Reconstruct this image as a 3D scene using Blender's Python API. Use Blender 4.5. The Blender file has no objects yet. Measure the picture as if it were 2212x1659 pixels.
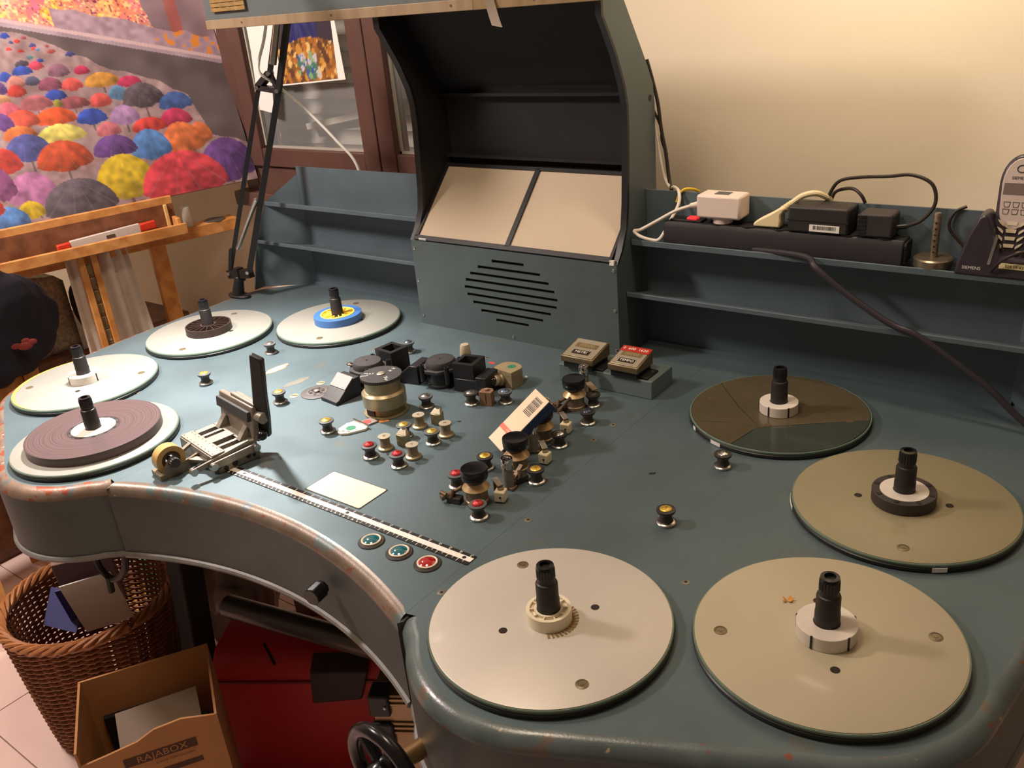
import bpy, bmesh, math, random
import numpy as np
from mathutils import Vector, Matrix, Euler, noise as mnoise

# ------------------------------------------------------------------ camera, world, lights, exposure
TABLE_H = 0.76                 # all builders work with z = 0 at the table top; shifted up at the end
scene = bpy.context.scene
C = scene.collection
R = math.radians
cam_d = bpy.data.cameras.new('camera')
cam = bpy.data.objects.new('camera', cam_d)
C.objects.link(cam)
scene.camera = cam
cam_d.sensor_width = 36.0
cam_d.lens = 36.0 * 1920.066 / 2212.0
cam_d.clip_start = 0.02
_yaw, _pit, _rol = 0.6770958, 0.4235959, 0.0948093
_F = Vector((-math.sin(_yaw) * math.cos(_pit), math.cos(_yaw) * math.cos(_pit), -math.sin(_pit)))
_Rv = Vector((math.cos(_yaw), math.sin(_yaw), 0))
_D = _F.cross(_Rv)
_Rr = _Rv * math.cos(_rol) + _D * math.sin(_rol)
_Dr = -_Rv * math.sin(_rol) + _D * math.cos(_rol)
cam.matrix_world = Matrix(((_Rr.x, -_Dr.x, -_F.x, 0.97658), (_Rr.y, -_Dr.y, -_F.y, 0.0), (_Rr.z, -_Dr.z, -_F.z, 0.67356), (0, 0, 0, 1)))

world = bpy.data.worlds.new('world')
scene.world = world
world.use_nodes = True
world.node_tree.nodes['Background'].inputs[0].default_value = (1.0, 0.78, 0.58, 1)
world.node_tree.nodes['Background'].inputs[1].default_value = 0.15
scene.view_settings.view_transform = 'Standard'
scene.view_settings.look = 'None'
scene.view_settings.gamma = 1.0
scene.view_settings.use_curve_mapping = False
scene.view_settings.exposure = 0.0

def light(name, kind, loc, energy, color, target=None, **kw):
    d = bpy.data.lights.new(name, kind)
    d.energy = energy
    d.color = color
    for k, v in kw.items():
        setattr(d, k, v)
    o = bpy.data.objects.new(name, d)
    C.objects.link(o)
    o.location = loc
    if target is not None:
        o.rotation_euler = (Vector(target) - Vector(loc)).to_track_quat('-Z', 'Y').to_euler()
    return o

# ceiling lamp of the room (warm), a second one over the easel corner (whiter)
light('ceiling_lamp_light', 'AREA', (0.15, 0.55, 1.55), 10, (1.0, 0.80, 0.60), (0.15, 0.55, 0), shape='DISK', size=0.35)
light('easel_lamp_light', 'AREA', (-1.20, 0.25, 1.50), 42, (1.0, 0.85, 0.77), (-1.35, 0.95, 0.0), shape='DISK', size=0.3)
light('wall_fill_light', 'AREA', (0.55, 1.30, 1.04), 4.8, (1.0, 0.80, 0.58), (0.62, 1.72, 0.74), shape='DISK', size=0.2)  # unseen light added near the hood to brighten the back wall
DESK_LAMP = (-0.62, 1.00, 0.76)
DESK_AIM = (-0.52, 0.82, 0.0)

# ------------------------------------------------------------------ helpers
def lin(c):
    return tuple(((v / 255 + 0.055) / 1.055) ** 2.4 if v > 10 else v / 255 / 12.92 for v in c)

_mats = {}
def mat(name, rgb, rough=0.5, metal=0.0, var=0.0, vscale=30.0, bump=0.0, bscale=200.0, spec=0.5, chips=None, trans=0.0, emit=0.0, alpha=1.0, coat=0.0, rvar=0.0, stretch=None, ior=1.45, sheen=0.0):
    """procedural principled material; rgb in display values 0-255; var = brightness noise; chips = [(rgb, scale, threshold), ...]"""
    if name in _mats:
        return _mats[name]
    m = bpy.data.materials.new(name)
    m.use_nodes = True
    nt = m.node_tree
    N, L = nt.nodes, nt.links
    p = N['Principled BSDF']
    p.inputs['Roughness'].default_value = rough
    p.inputs['Metallic'].default_value = metal
    p.inputs['Specular IOR Level'].default_value = spec
    p.inputs['Transmission Weight'].default_value = trans
    p.inputs['Alpha'].default_value = alpha
    p.inputs['Coat Weight'].default_value = coat
    p.inputs['Coat Roughness'].default_value = 0.12
    p.inputs['IOR'].default_value = ior
    p.inputs['Sheen Weight'].default_value = sheen
    col = (*lin(rgb), 1)
    tc = N.new('ShaderNodeTexCoord')
    src = tc.outputs['Object']
    if stretch:
        mp = N.new('ShaderNodeMapping')
        mp.inputs['Scale'].default_value = stretch
        L.new(src, mp.inputs['Vector'])
        src = mp.outputs['Vector']
    def noise(scale, detail=4.0):
        n = N.new('ShaderNodeTexNoise')
        n.inputs['Scale'].default_value = scale
        n.inputs['Detail'].default_value = detail
        L.new(src, n.inputs['Vector'])
        return n.outputs['Fac']
    cur = None
    if var > 0:
        mr = N.new('ShaderNodeMapRange')
        mr.inputs['From Min'].default_value = 0.3
        mr.inputs['From Max'].default_value = 0.7
        mr.inputs['To Min'].default_value = 1 - var
        mr.inputs['To Max'].default_value = 1 + var
        L.new(noise(vscale), mr.inputs['Value'])
        mx = N.new('ShaderNodeMix')
        mx.data_type = 'RGBA'
        mx.blend_type = 'MULTIPLY'
        mx.inputs[0].default_value = 1.0
        mx.inputs[6].default_value = col
        L.new(mr.outputs['Result'], mx.inputs[7])
        cur = mx.outputs[2]
    for (crgb, sc, th) in (chips or []):
        mr = N.new('ShaderNodeMapRange')
        mr.inputs['From Min'].default_value = th
        mr.inputs['From Max'].default_value = th + 0.03
        L.new(noise(sc, 6.0), mr.inputs['Value'])
        mx = N.new('ShaderNodeMix')
        mx.data_type = 'RGBA'
        L.new(mr.outputs['Result'], mx.inputs[0])
        if cur is None:
            mx.inputs[6].default_value = col
        else:
            L.new(cur, mx.inputs[6])
        mx.inputs[7].default_value = (*lin(crgb), 1)
        cur = mx.outputs[2]
    if cur is None:
        p.inputs['Base Color'].default_value = col
    else:
        L.new(cur, p.inputs['Base Color'])
    if rvar > 0:
        mr = N.new('ShaderNodeMapRange')
        mr.inputs['From Min'].default_value = 0.3
        mr.inputs['From Max'].default_value = 0.7
        mr.inputs['To Min'].default_value = max(0.02, rough - rvar)
        mr.inputs['To Max'].default_value = min(1, rough + rvar)
        L.new(noise(vscale * 0.7), mr.inputs['Value'])
        L.new(mr.outputs['Result'], p.inputs['Roughness'])
    if bump > 0:
        b = N.new('ShaderNodeBump')
        b.inputs['Strength'].default_value = bump
        b.inputs['Distance'].default_value = 0.002
        L.new(noise(bscale), b.inputs['Height'])
        L.new(b.outputs['Normal'], p.inputs['Normal'])
    if emit > 0:
        p.inputs['Emission Color'].default_value = col
        p.inputs['Emission Strength'].default_value = emit
    _mats[name] = m
    return m

def wood(name, rgb, dark, scale=(6, 6, 60), rough=0.45):
    if name in _mats:
        return _mats[name]
    m = bpy.data.materials.new(name)
    m.use_nodes = True
    N, L = m.node_tree.nodes, m.node_tree.links
    p = N['Principled BSDF']
    p.inputs['Roughness'].default_value = rough
    tc = N.new('ShaderNodeTexCoord')
    mp = N.new('ShaderNodeMapping')
    mp.inputs['Scale'].default_value = scale
    L.new(tc.outputs['Object'], mp.inputs['Vector'])
    n = N.new('ShaderNodeTexNoise')
    n.inputs['Scale'].default_value = 1.0
    n.inputs['Detail'].default_value = 6
    L.new(mp.outputs['Vector'], n.inputs['Vector'])
    r = N.new('ShaderNodeValToRGB')
    r.color_ramp.elements[0].position = 0.35
    r.color_ramp.elements[0].color = (*lin(dark), 1)
    r.color_ramp.elements[1].position = 0.6
    r.color_ramp.elements[1].color = (*lin(rgb), 1)
    L.new(n.outputs['Fac'], r.inputs['Fac'])
    L.new(r.outputs['Color'], p.inputs['Base Color'])
    _mats[name] = m
    return m

def attr_mat(name, rough=0.5, bump=0.0):
    m = bpy.data.materials.new(name)
    m.use_nodes = True
    N, L = m.node_tree.nodes, m.node_tree.links
    a = N.new('ShaderNodeAttribute')
    a.attribute_name = 'paint'
    L.new(a.outputs['Color'], N['Principled BSDF'].inputs['Base Color'])
    N['Principled BSDF'].inputs['Roughness'].default_value = rough
    if bump:
        n = N.new('ShaderNodeTexNoise')
        n.inputs['Scale'].default_value = 300
        b = N.new('ShaderNodeBump')
        b.inputs['Strength'].default_value = bump
        L.new(n.outputs['Fac'], b.inputs['Height'])
        L.new(b.outputs['Normal'], N['Principled BSDF'].inputs['Normal'])
    return m

class MB:
    """collects shapes into one mesh"""
    def __init__(s):
        s.v, s.f = [], []
    def add(s, vs, fs, M=None):
        o = len(s.v)
        s.v += [tuple(M @ Vector(p)) if M else tuple(p) for p in vs]
        s.f += [[i + o for i in f] for f in fs]
        return s
    def box(s, x0, x1, y0, y1, z0, z1, M=None):
        vs = [(x0, y0, z0), (x1, y0, z0), (x1, y1, z0), (x0, y1, z0), (x0, y0, z1), (x1, y0, z1), (x1, y1, z1), (x0, y1, z1)]
        return s.add(vs, [(0, 3, 2, 1), (4, 5, 6, 7), (0, 1, 5, 4), (1, 2, 6, 5), (2, 3, 7, 6), (3, 0, 4, 7)], M)
    def hexa(s, b, t):
        return s.add(list(b) + list(t), [(0, 3, 2, 1), (4, 5, 6, 7), (0, 1, 5, 4), (1, 2, 6, 5), (2, 3, 7, 6), (3, 0, 4, 7)])
    def prism(s, poly, z0, z1, M=None):
        n = len(poly)
        vs = [(x, y, z0) for x, y in poly] + [(x, y, z1) for x, y in poly]
        return s.add(vs, [list(range(n))[::-1], list(range(n, 2 * n))] + [(i, (i + 1) % n, n + (i + 1) % n, n + i) for i in range(n)], M)
    def lathe(s, prof, seg=24, M=None, c=(0, 0, 0), caps=True):
        n = len(prof)
        vs, fs = [], []
        for k in range(seg):
            a = 2 * math.pi * k / seg
            for r, z in prof:
                vs.append((c[0] + r * math.cos(a), c[1] + r * math.sin(a), c[2] + z))
        for k in range(seg):
            k2 = (k + 1) % seg
            for i in range(n - 1):
                fs.append((k * n + i, k2 * n + i, k2 * n + i + 1, k * n + i + 1))
        if caps:
            if prof[0][0] > 1e-6:
                fs.append([k * n for k in range(seg)][::-1])
            if prof[-1][0] > 1e-6:
                fs.append([k * n + n - 1 for k in range(seg)])
        return s.add(vs, fs, M)
    def cyl(s, c, r, h, seg=20, M=None, r2=None):
        return s.lathe([(r, 0), (r if r2 is None else r2, h)], seg, M, c)
    def rod(s, a, b, r, seg=12, r2=None):
        a, b = Vector(a), Vector(b)
        d = b - a
        M = Matrix.Translation(a) @ d.to_track_quat('Z', 'Y').to_matrix().to_4x4()
        return s.lathe([(r, 0), (r if r2 is None else r2, d.length)], seg, M)
    def bar(s, a, b, w, t, up=(0, 0, 1)):
        a, b = Vector(a), Vector(b)
        d = (b - a)
        z = d.normalized()
        x = Vector(up).cross(z)
        if x.length < 1e-4:
            x = Vector((1, 0, 0)).cross(z)
        x.normalize()
        y = z.cross(x)
        M = Matrix(((x.x, y.x, z.x, a.x), (x.y, y.y, z.y, a.y), (x.z, y.z, z.z, a.z), (0, 0, 0, 1)))
        return s.box(-w / 2, w / 2, -t / 2, t / 2, 0, d.length, M)
    def tube(s, pts, r, seg=8, smooth=6, closed=False):
        P = [Vector(p) for p in pts]
        if smooth > 1 and len(P) > 2:
            Q = []
            n = len(P)
            rng = range(n if closed else n - 1)
            for i in rng:
                if closed:
                    p0, p1, p2, p3 = P[(i - 1) % n], P[i], P[(i + 1) % n], P[(i + 2) % n]
                else:
                    p0, p1, p2, p3 = P[max(i - 1, 0)], P[i], P[i + 1], P[min(i + 2, n - 1)]
                for k in range(smooth):
                    t = k / smooth
                    Q.append(0.5 * ((2 * p1) + (-p0 + p2) * t + (2 * p0 - 5 * p1 + 4 * p2 - p3) * t * t + (-p0 + 3 * p1 - 3 * p2 + p3) * t ** 3))
            if not closed:
                Q.append(P[-1])
            P = Q
        n = len(P)
        vs, fs = [], []
        nrm = None
        for i in range(n):
            if closed:
                t = (P[(i + 1) % n] - P[i - 1]).normalized()
            else:
                t = (P[min(i + 1, n - 1)] - P[max(i - 1, 0)]).normalized()
            if nrm is None:
                nrm = t.orthogonal().normalized()
            nrm = (nrm - t * nrm.dot(t)).normalized()
            bn = t.cross(nrm)
            for k in range(seg):
                a = 2 * math.pi * k / seg
                vs.append(P[i] + r * (math.cos(a) * nrm + math.sin(a) * bn))
        for i in range(n if closed else n - 1):
            j = (i + 1) % n
            for k in range(seg):
                k2 = (k + 1) % seg
                fs.append((i * seg + k, i * seg + k2, j * seg + k2, j * seg + k))
        if not closed:
            fs += [list(range(seg))[::-1], [(n - 1) * seg + k for k in range(seg)]]
        return s.add(vs, fs)
    def sphere(s, c, r, seg=16, rings=10, sc=(1, 1, 1), M=None):
        vs, fs = [], []
        prof = [(math.sin(math.pi * i / rings), -math.cos(math.pi * i / rings)) for i in range(rings + 1)]
        for k in range(seg):
            a = 2 * math.pi * k / seg
            for pr, pz in prof:
                vs.append((c[0] + r * sc[0] * pr * math.cos(a), c[1] + r * sc[1] * pr * math.sin(a), c[2] + r * sc[2] * pz))
        n = rings + 1
        for k in range(seg):
            k2 = (k + 1) % seg
            for i in range(rings):
                fs.append((k * n + i, k2 * n + i, k2 * n + i + 1, k * n + i + 1))
        return s.add(vs, fs, M)
    def mesh(s, name, smooth=35):
        me = bpy.data.meshes.new(name)
        me.from_pydata(s.v, [], s.f)
        bm = bmesh.new()
        bm.from_mesh(me)
        bmesh.ops.remove_doubles(bm, verts=bm.verts, dist=1e-6)
        bmesh.ops.recalc_face_normals(bm, faces=bm.faces)
        bm.to_mesh(me)
        bm.free()
        if smooth:
            me.polygons.foreach_set('use_smooth', [True] * len(me.polygons))
            me.set_sharp_from_angle(angle=R(smooth))
        return me
    def build(s, name, material, parent=None, smooth=35, bevel=0.0, label=None, loc=None, kind=None):
        me = s.mesh(name, smooth)
        me.materials.append(material)
        o = bpy.data.objects.new(name, me)
        C.objects.link(o)
        if parent:
            o.parent = parent
        if loc:
            o.location = loc
        if bevel:
            b = o.modifiers.new('bevel', 'BEVEL')
            b.width = bevel
            b.segments = 2
            b.limit_method = 'ANGLE'
            b.angle_limit = R(40)
            b.harden_normals = False
        if label:
            o['label'] = label
        if kind:
            o['kind'] = kind
        return o

def tag(o, label, cat, group=None, kind=None):
    o['label'] = label
    o['category'] = cat
    if group:
        o['group'] = group
    if kind:
        o['kind'] = kind
    return o

def thing(name, label, cat, loc=(0, 0, 0), rotz=0.0, group=None, kind=None):
    o = bpy.data.objects.new(name, None)
    o.empty_display_size = 0.02
    C.objects.link(o)
    o.location = loc
    o.rotation_euler = (0, 0, rotz)
    if kind:
        o['kind'] = kind
        if label:
            o['label'] = label
    else:
        tag(o, label, cat, group)
    return o

def text_part(name, txt, size, M, material, parent, depth=0.0):
    cu = bpy.data.curves.new(name, 'FONT')
    cu.body = txt
    cu.size = size
    cu.align_x = 'CENTER'
    cu.align_y = 'CENTER'
    cu.extrude = depth
    cu.resolution_u = 2
    t = bpy.data.objects.new(name, cu)
    C.objects.link(t)
    bpy.context.view_layer.update()
    me = bpy.data.meshes.new_from_object(t)
    bpy.data.objects.remove(t)
    me.transform(M)
    me.materials.clear()
    me.materials.append(material)
    me.name = name
    o = bpy.data.objects.new(name, me)
    C.objects.link(o)
    if parent:
        o.parent = parent
    return o

def copy_tree(o, parent=None):
    c = o.copy()
    C.objects.link(c)
    c.parent = parent
    for ch in list(o.children):
        copy_tree(ch, c)
    return c

def frame(origin, x, y):
    x = Vector(x).normalized()
    y = Vector(y)
    y = (y - x * y.dot(x)).normalized()
    z = x.cross(y)
    o = Vector(origin)
    return Matrix(((x.x, y.x, z.x, o.x), (x.y, y.y, z.y, o.y), (x.z, y.z, z.z, o.z), (0, 0, 0, 1)))

def RX(a): return Matrix.Rotation(a, 4, 'X')
def RY(a): return Matrix.Rotation(a, 4, 'Y')
def RZ(a): return Matrix.Rotation(a, 4, 'Z')
def TR(x, y, z): return Matrix.Translation((x, y, z))

# ------------------------------------------------------------------ materials
PAINT = mat('blue_grey_hammered_paint', (88, 100, 101), 0.46, metal=0.2, var=0.10, vscale=9, bump=0.10, bscale=900, rvar=0.08)
PAINT_TOP = mat('worn_blue_grey_top_paint', (92, 109, 115), 0.50, metal=0.40, var=0.11, vscale=6, bump=0.08, bscale=700, rvar=0.12, chips=[((100, 108, 105), 14.0, 0.66), ((62, 66, 64), 240.0, 0.74)])
PAINT_EDGE = mat('chipped_edge_paint', (90, 104, 106), 0.32, spec=0.7, var=0.22, vscale=20, bump=0.10, bscale=300, rvar=0.10, chips=[((110, 100, 90), 20.0, 0.60), ((128, 72, 54), 44.0, 0.645), ((176, 152, 128), 50.0, 0.70)])
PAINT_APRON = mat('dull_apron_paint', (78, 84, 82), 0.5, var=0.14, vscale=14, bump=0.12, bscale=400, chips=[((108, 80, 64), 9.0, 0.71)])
PAINT_DARK = mat('shelf_blue_paint', (86, 100, 108), 0.45, var=0.08, vscale=12, bump=0.10, bscale=700)
BLACK = mat('matte_black', (26, 23, 22), 0.75, var=0.15, vscale=30)
BLACK_PL = mat('black_plastic', (30, 29, 31), 0.42, var=0.1, vscale=60)
BLACK_GL = mat('glossy_black', (22, 22, 27), 0.22, var=0.05)
DUSTY_BLACK = mat('dusty_black', (52, 49, 49), 0.6, var=0.18, vscale=90)
GREY_PL = mat('grey_plastic', (84, 86, 88), 0.5, var=0.08)
WAIST = mat('roller_waist_black', (58, 52, 48), 0.5, var=0.15, vscale=120)
STEEL = mat('brushed_steel', (190, 188, 182), 0.28, metal=1.0, var=0.1, vscale=80)
ALU = mat('cast_aluminium', (138, 131, 120), 0.45, metal=0.5, var=0.12, vscale=70, bump=0.05, bscale=500)
CHROME = mat('chrome', (215, 213, 208), 0.12, metal=1.0)
BRASS = mat('dull_nickel_brass', (158, 146, 118), 0.4, metal=0.7, var=0.12, vscale=60)
BEIGE_M = mat('beige_anodised', (172, 163, 142), 0.45, metal=0.3, var=0.1, vscale=90)
TARN = mat('tarnished_brown_metal', (112, 94, 76), 0.5, metal=0.5, var=0.25, vscale=120)
CREAM_PL = mat('cream_plastic', (226, 216, 186), 0.42, var=0.06, vscale=40)
GOLD = mat('gold_anodised', (206, 172, 78), 0.36, metal=0.6)
SILV = mat('silver_anodised', (205, 205, 200), 0.22, metal=0.95)
REDA = mat('red_anodised', (186, 50, 56), 0.38, metal=0.3)
BLUEA = mat('dark_blue_anodised', (88, 102, 118), 0.3, metal=0.6)
WHITE_PLATE = mat('frosted_white_plate', (140, 140, 133), 0.4, var=0.05, vscale=10, coat=0.1, chips=[((196, 188, 160), 5.0, 0.70)])
ALU_PLATE = mat('brushed_plate', (204, 200, 192), 0.45, metal=0.25, var=0.05, vscale=8, coat=0.08, chips=[((140, 130, 105), 90.0, 0.76)])
CREAM_PLATE = mat('yellowed_plate', (180, 171, 146), 0.45, var=0.05, vscale=7, coat=0.12, chips=[((170, 152, 112), 6.0, 0.68)])
GLASS_EDGE = mat('green_glass_edge', (120, 140, 125), 0.15, trans=0.3)
WHITE = mat('white_card', (236, 232, 222), 0.6)
PAPER = mat('white_paper', (236, 234, 228), 0.7)
SCREEN = mat('cream_screen', (186, 169, 145), 0.55)
MARK_W = mat('white_print', (235, 232, 225), 0.5)
MARK_K = mat('black_print', (30, 28, 28), 0.5)
GREEN_L = mat('green_dot_print', (52, 128, 96), 0.5)
RED_L = mat('red_print', (205, 70, 66), 0.5)
ORANGE_L = mat('orange_print', (222, 104, 62), 0.5)
PINE = wood('orange_pine', (222, 160, 92), (196, 128, 66), (7, 30, 30))
PINE_D = wood('brown_tray_inside', (140, 88, 58), (112, 66, 42), (7, 30, 30))
BROWN_FRAME = mat('brown_window_paint', (92, 64, 56), 0.45, var=0.1, vscale=15)

# ------------------------------------------------------------------ the room
FLOOR = -TABLE_H
CEIL = 1.78
WALL = mat('cream_wall', (232, 219, 196), 0.85, var=0.03, vscale=3, bump=0.15, bscale=60)
YW = 1.72
fl = MB().box(-3.2, 3.0, -2.2, 1.9, FLOOR - 0.05, FLOOR - 0.004).build('floor', mat('grout', (150, 128, 116), 0.9), kind='structure')
TILE = mat('pinkish_tile', (226, 198, 190), 0.45, var=0.05, vscale=6)
tm = MB().box(-0.1635, 0.1635, -0.1635, 0.1635, -0.004, 0.0).mesh('tile', 0)
tm.materials.append(TILE)
for i in range(14):
    for j in range(8):
        t = bpy.data.objects.new('tile', tm)
        C.objects.link(t)
        t.parent = fl
        t.location = (-2.5 + i * 0.33, -0.72 + j * 0.33, FLOOR)
WX0, WX1, WZ0, WZ1 = -1.36, -0.16, 0.15, 1.35
w = MB()
w.box(-3.2, WX0, YW, YW + 0.14, FLOOR, CEIL)
w.box(WX1, 3.0, YW, YW + 0.14, FLOOR, CEIL)
w.box(WX0, WX1, YW, YW + 0.14, FLOOR, WZ0)
w.box(WX0, WX1, YW, YW + 0.14, WZ1, CEIL)
w.build('wall_back', WALL, smooth=0, kind='structure')
MB().box(-3.3, -3.2, -2.2, 1.86, FLOOR, CEIL).build('wall_left', WALL, kind='structure')
MB().box(-3.3, 3.0, -2.2, 1.86, CEIL, CEIL + 0.05).build('ceiling', mat('white_ceiling', (232, 222, 206), 0.9), kind='structure')

# window: brown casement with two sashes, glass, and a roller shutter outside
win = thing('window_1', 'brown wooden casement window with two glazed sashes behind the easel painting', None, (0, YW, WZ0), kind='structure')
Wc = (0, -YW, -WZ0)
def wpart(name, m, material, parent=win, bevel=0.003):
    for i, v in enumerate(m.v):
        m.v[i] = (v[0] + Wc[0], v[1] + Wc[1], v[2] + Wc[2])
    return m.build(name, material, parent, bevel=bevel)
m = MB()
m.box(WX0, -1.30, 1.70, 1.80, WZ0, WZ1)
m.box(-0.22, WX1, 1.70, 1.80, WZ0, WZ1)
m.box(-1.30, -0.22, 1.70, 1.80, WZ0, 0.235)
m.box(-1.30, -0.22, 1.70, 1.80, 1.29, WZ1)
m.box(WX0 - 0.02, WX1 + 0.02, 1.66, 1.72, WZ0 - 0.03, WZ0 + 0.012)
wpart('window_frame', m, BROWN_FRAME)
GLASS = mat('window_glass', (235, 240, 240), 0.03, alpha=0.10)
for (a, b) in ((-1.30, -0.755), (-0.752, -0.22)):
    m = MB()
    st = 0.058
    m.box(a, a + st, 1.688, 1.74, 0.237, 1.288)
    m.box(b - st, b, 1.688, 1.74, 0.237, 1.288)
    m.box(a + st, b - st, 1.690, 1.74, 0.237, 0.290)
    m.box(a + st, b - st, 1.690, 1.74, 1.235, 1.288)
    s = wpart('sash', m, BROWN_FRAME)
    m = MB().box(a + st, b - st, 1.714, 1.718, 0.29, 1.235)
    wpart('pane', m, GLASS, s, 0)
    m = MB()
    m.box(a + st, a + st + 0.006, 1.706, 1.714, 0.29, 1.235)
    m.box(b - st - 0.006, b - st, 1.706, 1.714, 0.29, 1.235)
    m.box(a + st, b - st, 1.706, 1.714, 0.29, 0.296)
    wpart('glazing_bead', m, mat('grey_sealant', (178, 172, 160), 0.6), s, 0)
sh = thing('roller_shutter', 'pale grey closed roller shutter of horizontal slats outside the window', 'shutter', (-0.76, 1.90, 0.15))
SLAT = mat('pale_grey_slat', (168, 165, 155), 0.5, var=0.05)
n = 9
arc = [(-0.0215 + 0.043 * i / (n - 1)) for i in range(n)]
prof = [(0.006 - 0.012 * (z / 0.0215) ** 2 - 0.010, z) for z in arc]
sm = MB()
pl = [(y, z) for y, z in prof] + [(0.004, z) for z in arc[::-1]]
sm.prism(pl, -0.64, 0.64, Matrix(((0, 0, 1, 0), (1, 0, 0, 0), (0, 1, 0, 0), (0, 0, 0, 1))))
sme = sm.mesh('slat')
sme.materials.append(SLAT)
for k in range(28):
    o = bpy.data.objects.new('slat', sme)
    C.objects.link(o)
    o.parent = sh
    o.location = (0, 0, 0.01 + k * 0.044)
# pale slanted bar between the glass and the shutter
tag(MB().bar((-1.22, 1.86, 0.325), (-0.83, 1.86, 0.385), 0.012, 0.018).build('streak', mat('pale_streak', (206, 200, 186), 0.6)), 'pale streak lying slanted between the window glass and the shutter', 'streak')

# ------------------------------------------------------------------ editing table
P = {1: (0.4826, 0.642), 2: (0.7515, 0.7725), 3: (0.7494, 1.0733), 4: (0.5123, 1.2507), 5: (-0.5121, 1.2507), 6: (-0.7494, 1.0733), 7: (-0.7504, 0.7728), 8: (-0.4834, 0.6416)}
SX = 0.319
table = thing('editing_table', 'large blue-grey film editing table with chipped rounded edges and two wings', 'table', (0, 1.0, FLOOR))
TO = Vector((0, -1.0, -FLOOR))
def tpart(name, m, material, parent=None, **kw):
    if parent is None or parent is table:
        m.v = [tuple(Vector(v) + TO) for v in m.v]
        parent = table
    else:
        m.v = [tuple(Vector(v) + TO) for v in m.v]
    return m.build(name, material, parent, **kw)
ZB, RB = -0.130, 0.018
def sweep(curve, prof, clamp=None):
    """curve of (x,y) with outside on the right of travel; prof of (inset, z)"""
    n = len(curve)
    m = MB()
    vs = []
    for i in range(n):
        a = Vector(curve[max(i - 1, 0)]); b = Vector(curve[min(i + 1, n - 1)])
        t = (b - a).normalized()
        nr = Vector((t.y, -t.x))
        for ins, z in prof:
            q = Vector(curve[i]) - nr * ins
            if clamp:
                q.x = max(-clamp, min(clamp, q.x))
            vs.append((q.x, q.y, z))
    k = len(prof)
    fs = [(i * k + j, (i + 1) * k + j, (i + 1) * k + j + 1, i * k + j + 1) for i in range(n - 1) for j in range(k - 1)]
    m.add(vs, fs)
    return m, [vs[i * k + k - 1][:2] for i in range(n)]
round_prof = [(RB - RB * math.cos(a), -RB + RB * math.sin(a)) for a in [math.pi / 2 * i / 7 for i in range(8)]]
apron_prof = [(0.012, ZB + 0.002), (0.0, ZB + 0.004), (0.0, -RB)]
wing = [(SX + 0.0005, 0.5685), (0.3255, 0.559), (0.335, 0.5505)]
for a in np.linspace(217, 295.8, 24):
    wing.append((P[1][0] + 0.168 * math.cos(R(a)), P[1][1] + 0.168 * math.sin(R(a))))
for a in np.linspace(295.8, 352, 20):
    wing.append((P[2][0] + 0.172 * math.cos(R(a)), P[2][1] + 0.172 * math.sin(R(a))))
wing += [(0.935, 0.84), (0.945, 0.92), (0.95, 1.0), (0.95, 1.10), (0.95, 1.20), (0.949, 1.29), (0.945, 1.33), (0.93, 1.365), (0.905, 1.39), (0.80, 1.50), (0.78, 1.502), (0.60, 1.502), (SX, 1.502)]
arcR, apex = 0.75, 0.630
front = [(x, apex - arcR + math.sqrt(arcR ** 2 - x * x)) for x in np.linspace(-SX, SX, 34)]
WORN_EDGE = mat('worn_brown_edge', (116, 102, 90), 0.34, metal=0.25, var=0.2, vscale=26, bump=0.10, bscale=300, chips=[((96, 106, 106), 18.0, 0.60), ((128, 74, 54), 70.0, 0.64), ((170, 148, 126), 60.0, 0.69)])
RED_EDGE = mat('red_brown_chipped_edge', (128, 108, 94), 0.36, metal=0.15, var=0.2, vscale=30, bump=0.10, bscale=300, chips=[((96, 106, 106), 16.0, 0.62), ((140, 74, 52), 40.0, 0.56), ((196, 170, 146), 50.0, 0.66)])
def section(curve, back, label, clamp=None, em=None):
    m, inner = sweep(curve, round_prof, clamp)
    e = tpart('front_edge', m, em or PAINT_EDGE, label='worn rounded edge with brown and beige chips')
    for e0, e1 in (((0, 1),) if curve[0][0] > 0 else ((-1, -2),)) if clamp is None else ():
        a_, b_ = Vector(curve[e0]), Vector(curve[e1])
        t_ = (b_ - a_).normalized() * (1 if e0 == 0 else -1)
        nr_ = Vector((t_.y, -t_.x))
        ring_ = [(a_.x - nr_.x * i_, a_.y - nr_.y * i_, z_) for i_, z_ in [(RB, ZB)] + apron_prof[1:] + round_prof]
        tpart('edge_cap', MB().add(ring_, [list(range(len(ring_)))]), em or PAINT_EDGE, smooth=0)
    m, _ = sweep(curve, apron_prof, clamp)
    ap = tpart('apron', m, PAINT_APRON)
    m = MB().tube([(x, y, ZB) for x, y in curve], 0.0055, 8, 1)
    tpart('bottom_bead', m, mat('dull_bead', (118, 116, 112), 0.45, var=0.2, vscale=30))
    poly = [p for p in inner if p[1] < 1.40] + back if clamp is None else inner + back
    m = MB().add([(x, y, 0) for x, y in poly], [list(range(len(poly)))])
    m.add([(x, y, -0.006) for x, y in poly], [list(range(len(poly)))[::-1]])
    t = tpart('top_panel', m, PAINT_TOP, smooth=0, label=label)
    return t, ap
section(wing, [(0.79, 1.502), (SX + 0.0003, 1.502), (SX + 0.0003, 0.575)], 'blue-grey painted top of the wing by the telephone')
lw = [(-x, y) for x, y in wing][::-1]
section(lw, [(-SX - 0.0003, 0.575), (-SX - 0.0003, 1.502), (-0.79, 1.502)], 'blue-grey painted top of the wing with the film roll', None, RED_EDGE)
section(front, [(SX, 1.502), (-SX, 1.502)], 'blue-grey painted middle top with ruler and rollers', SX, WORN_EDGE)
m = MB().box(-SX - 0.002, -SX + 0.002, 0.58, 1.5, -0.004, -0.0006).box(SX - 0.002, SX + 0.002, 0.58, 1.5, -0.004, -0.0006)
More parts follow.
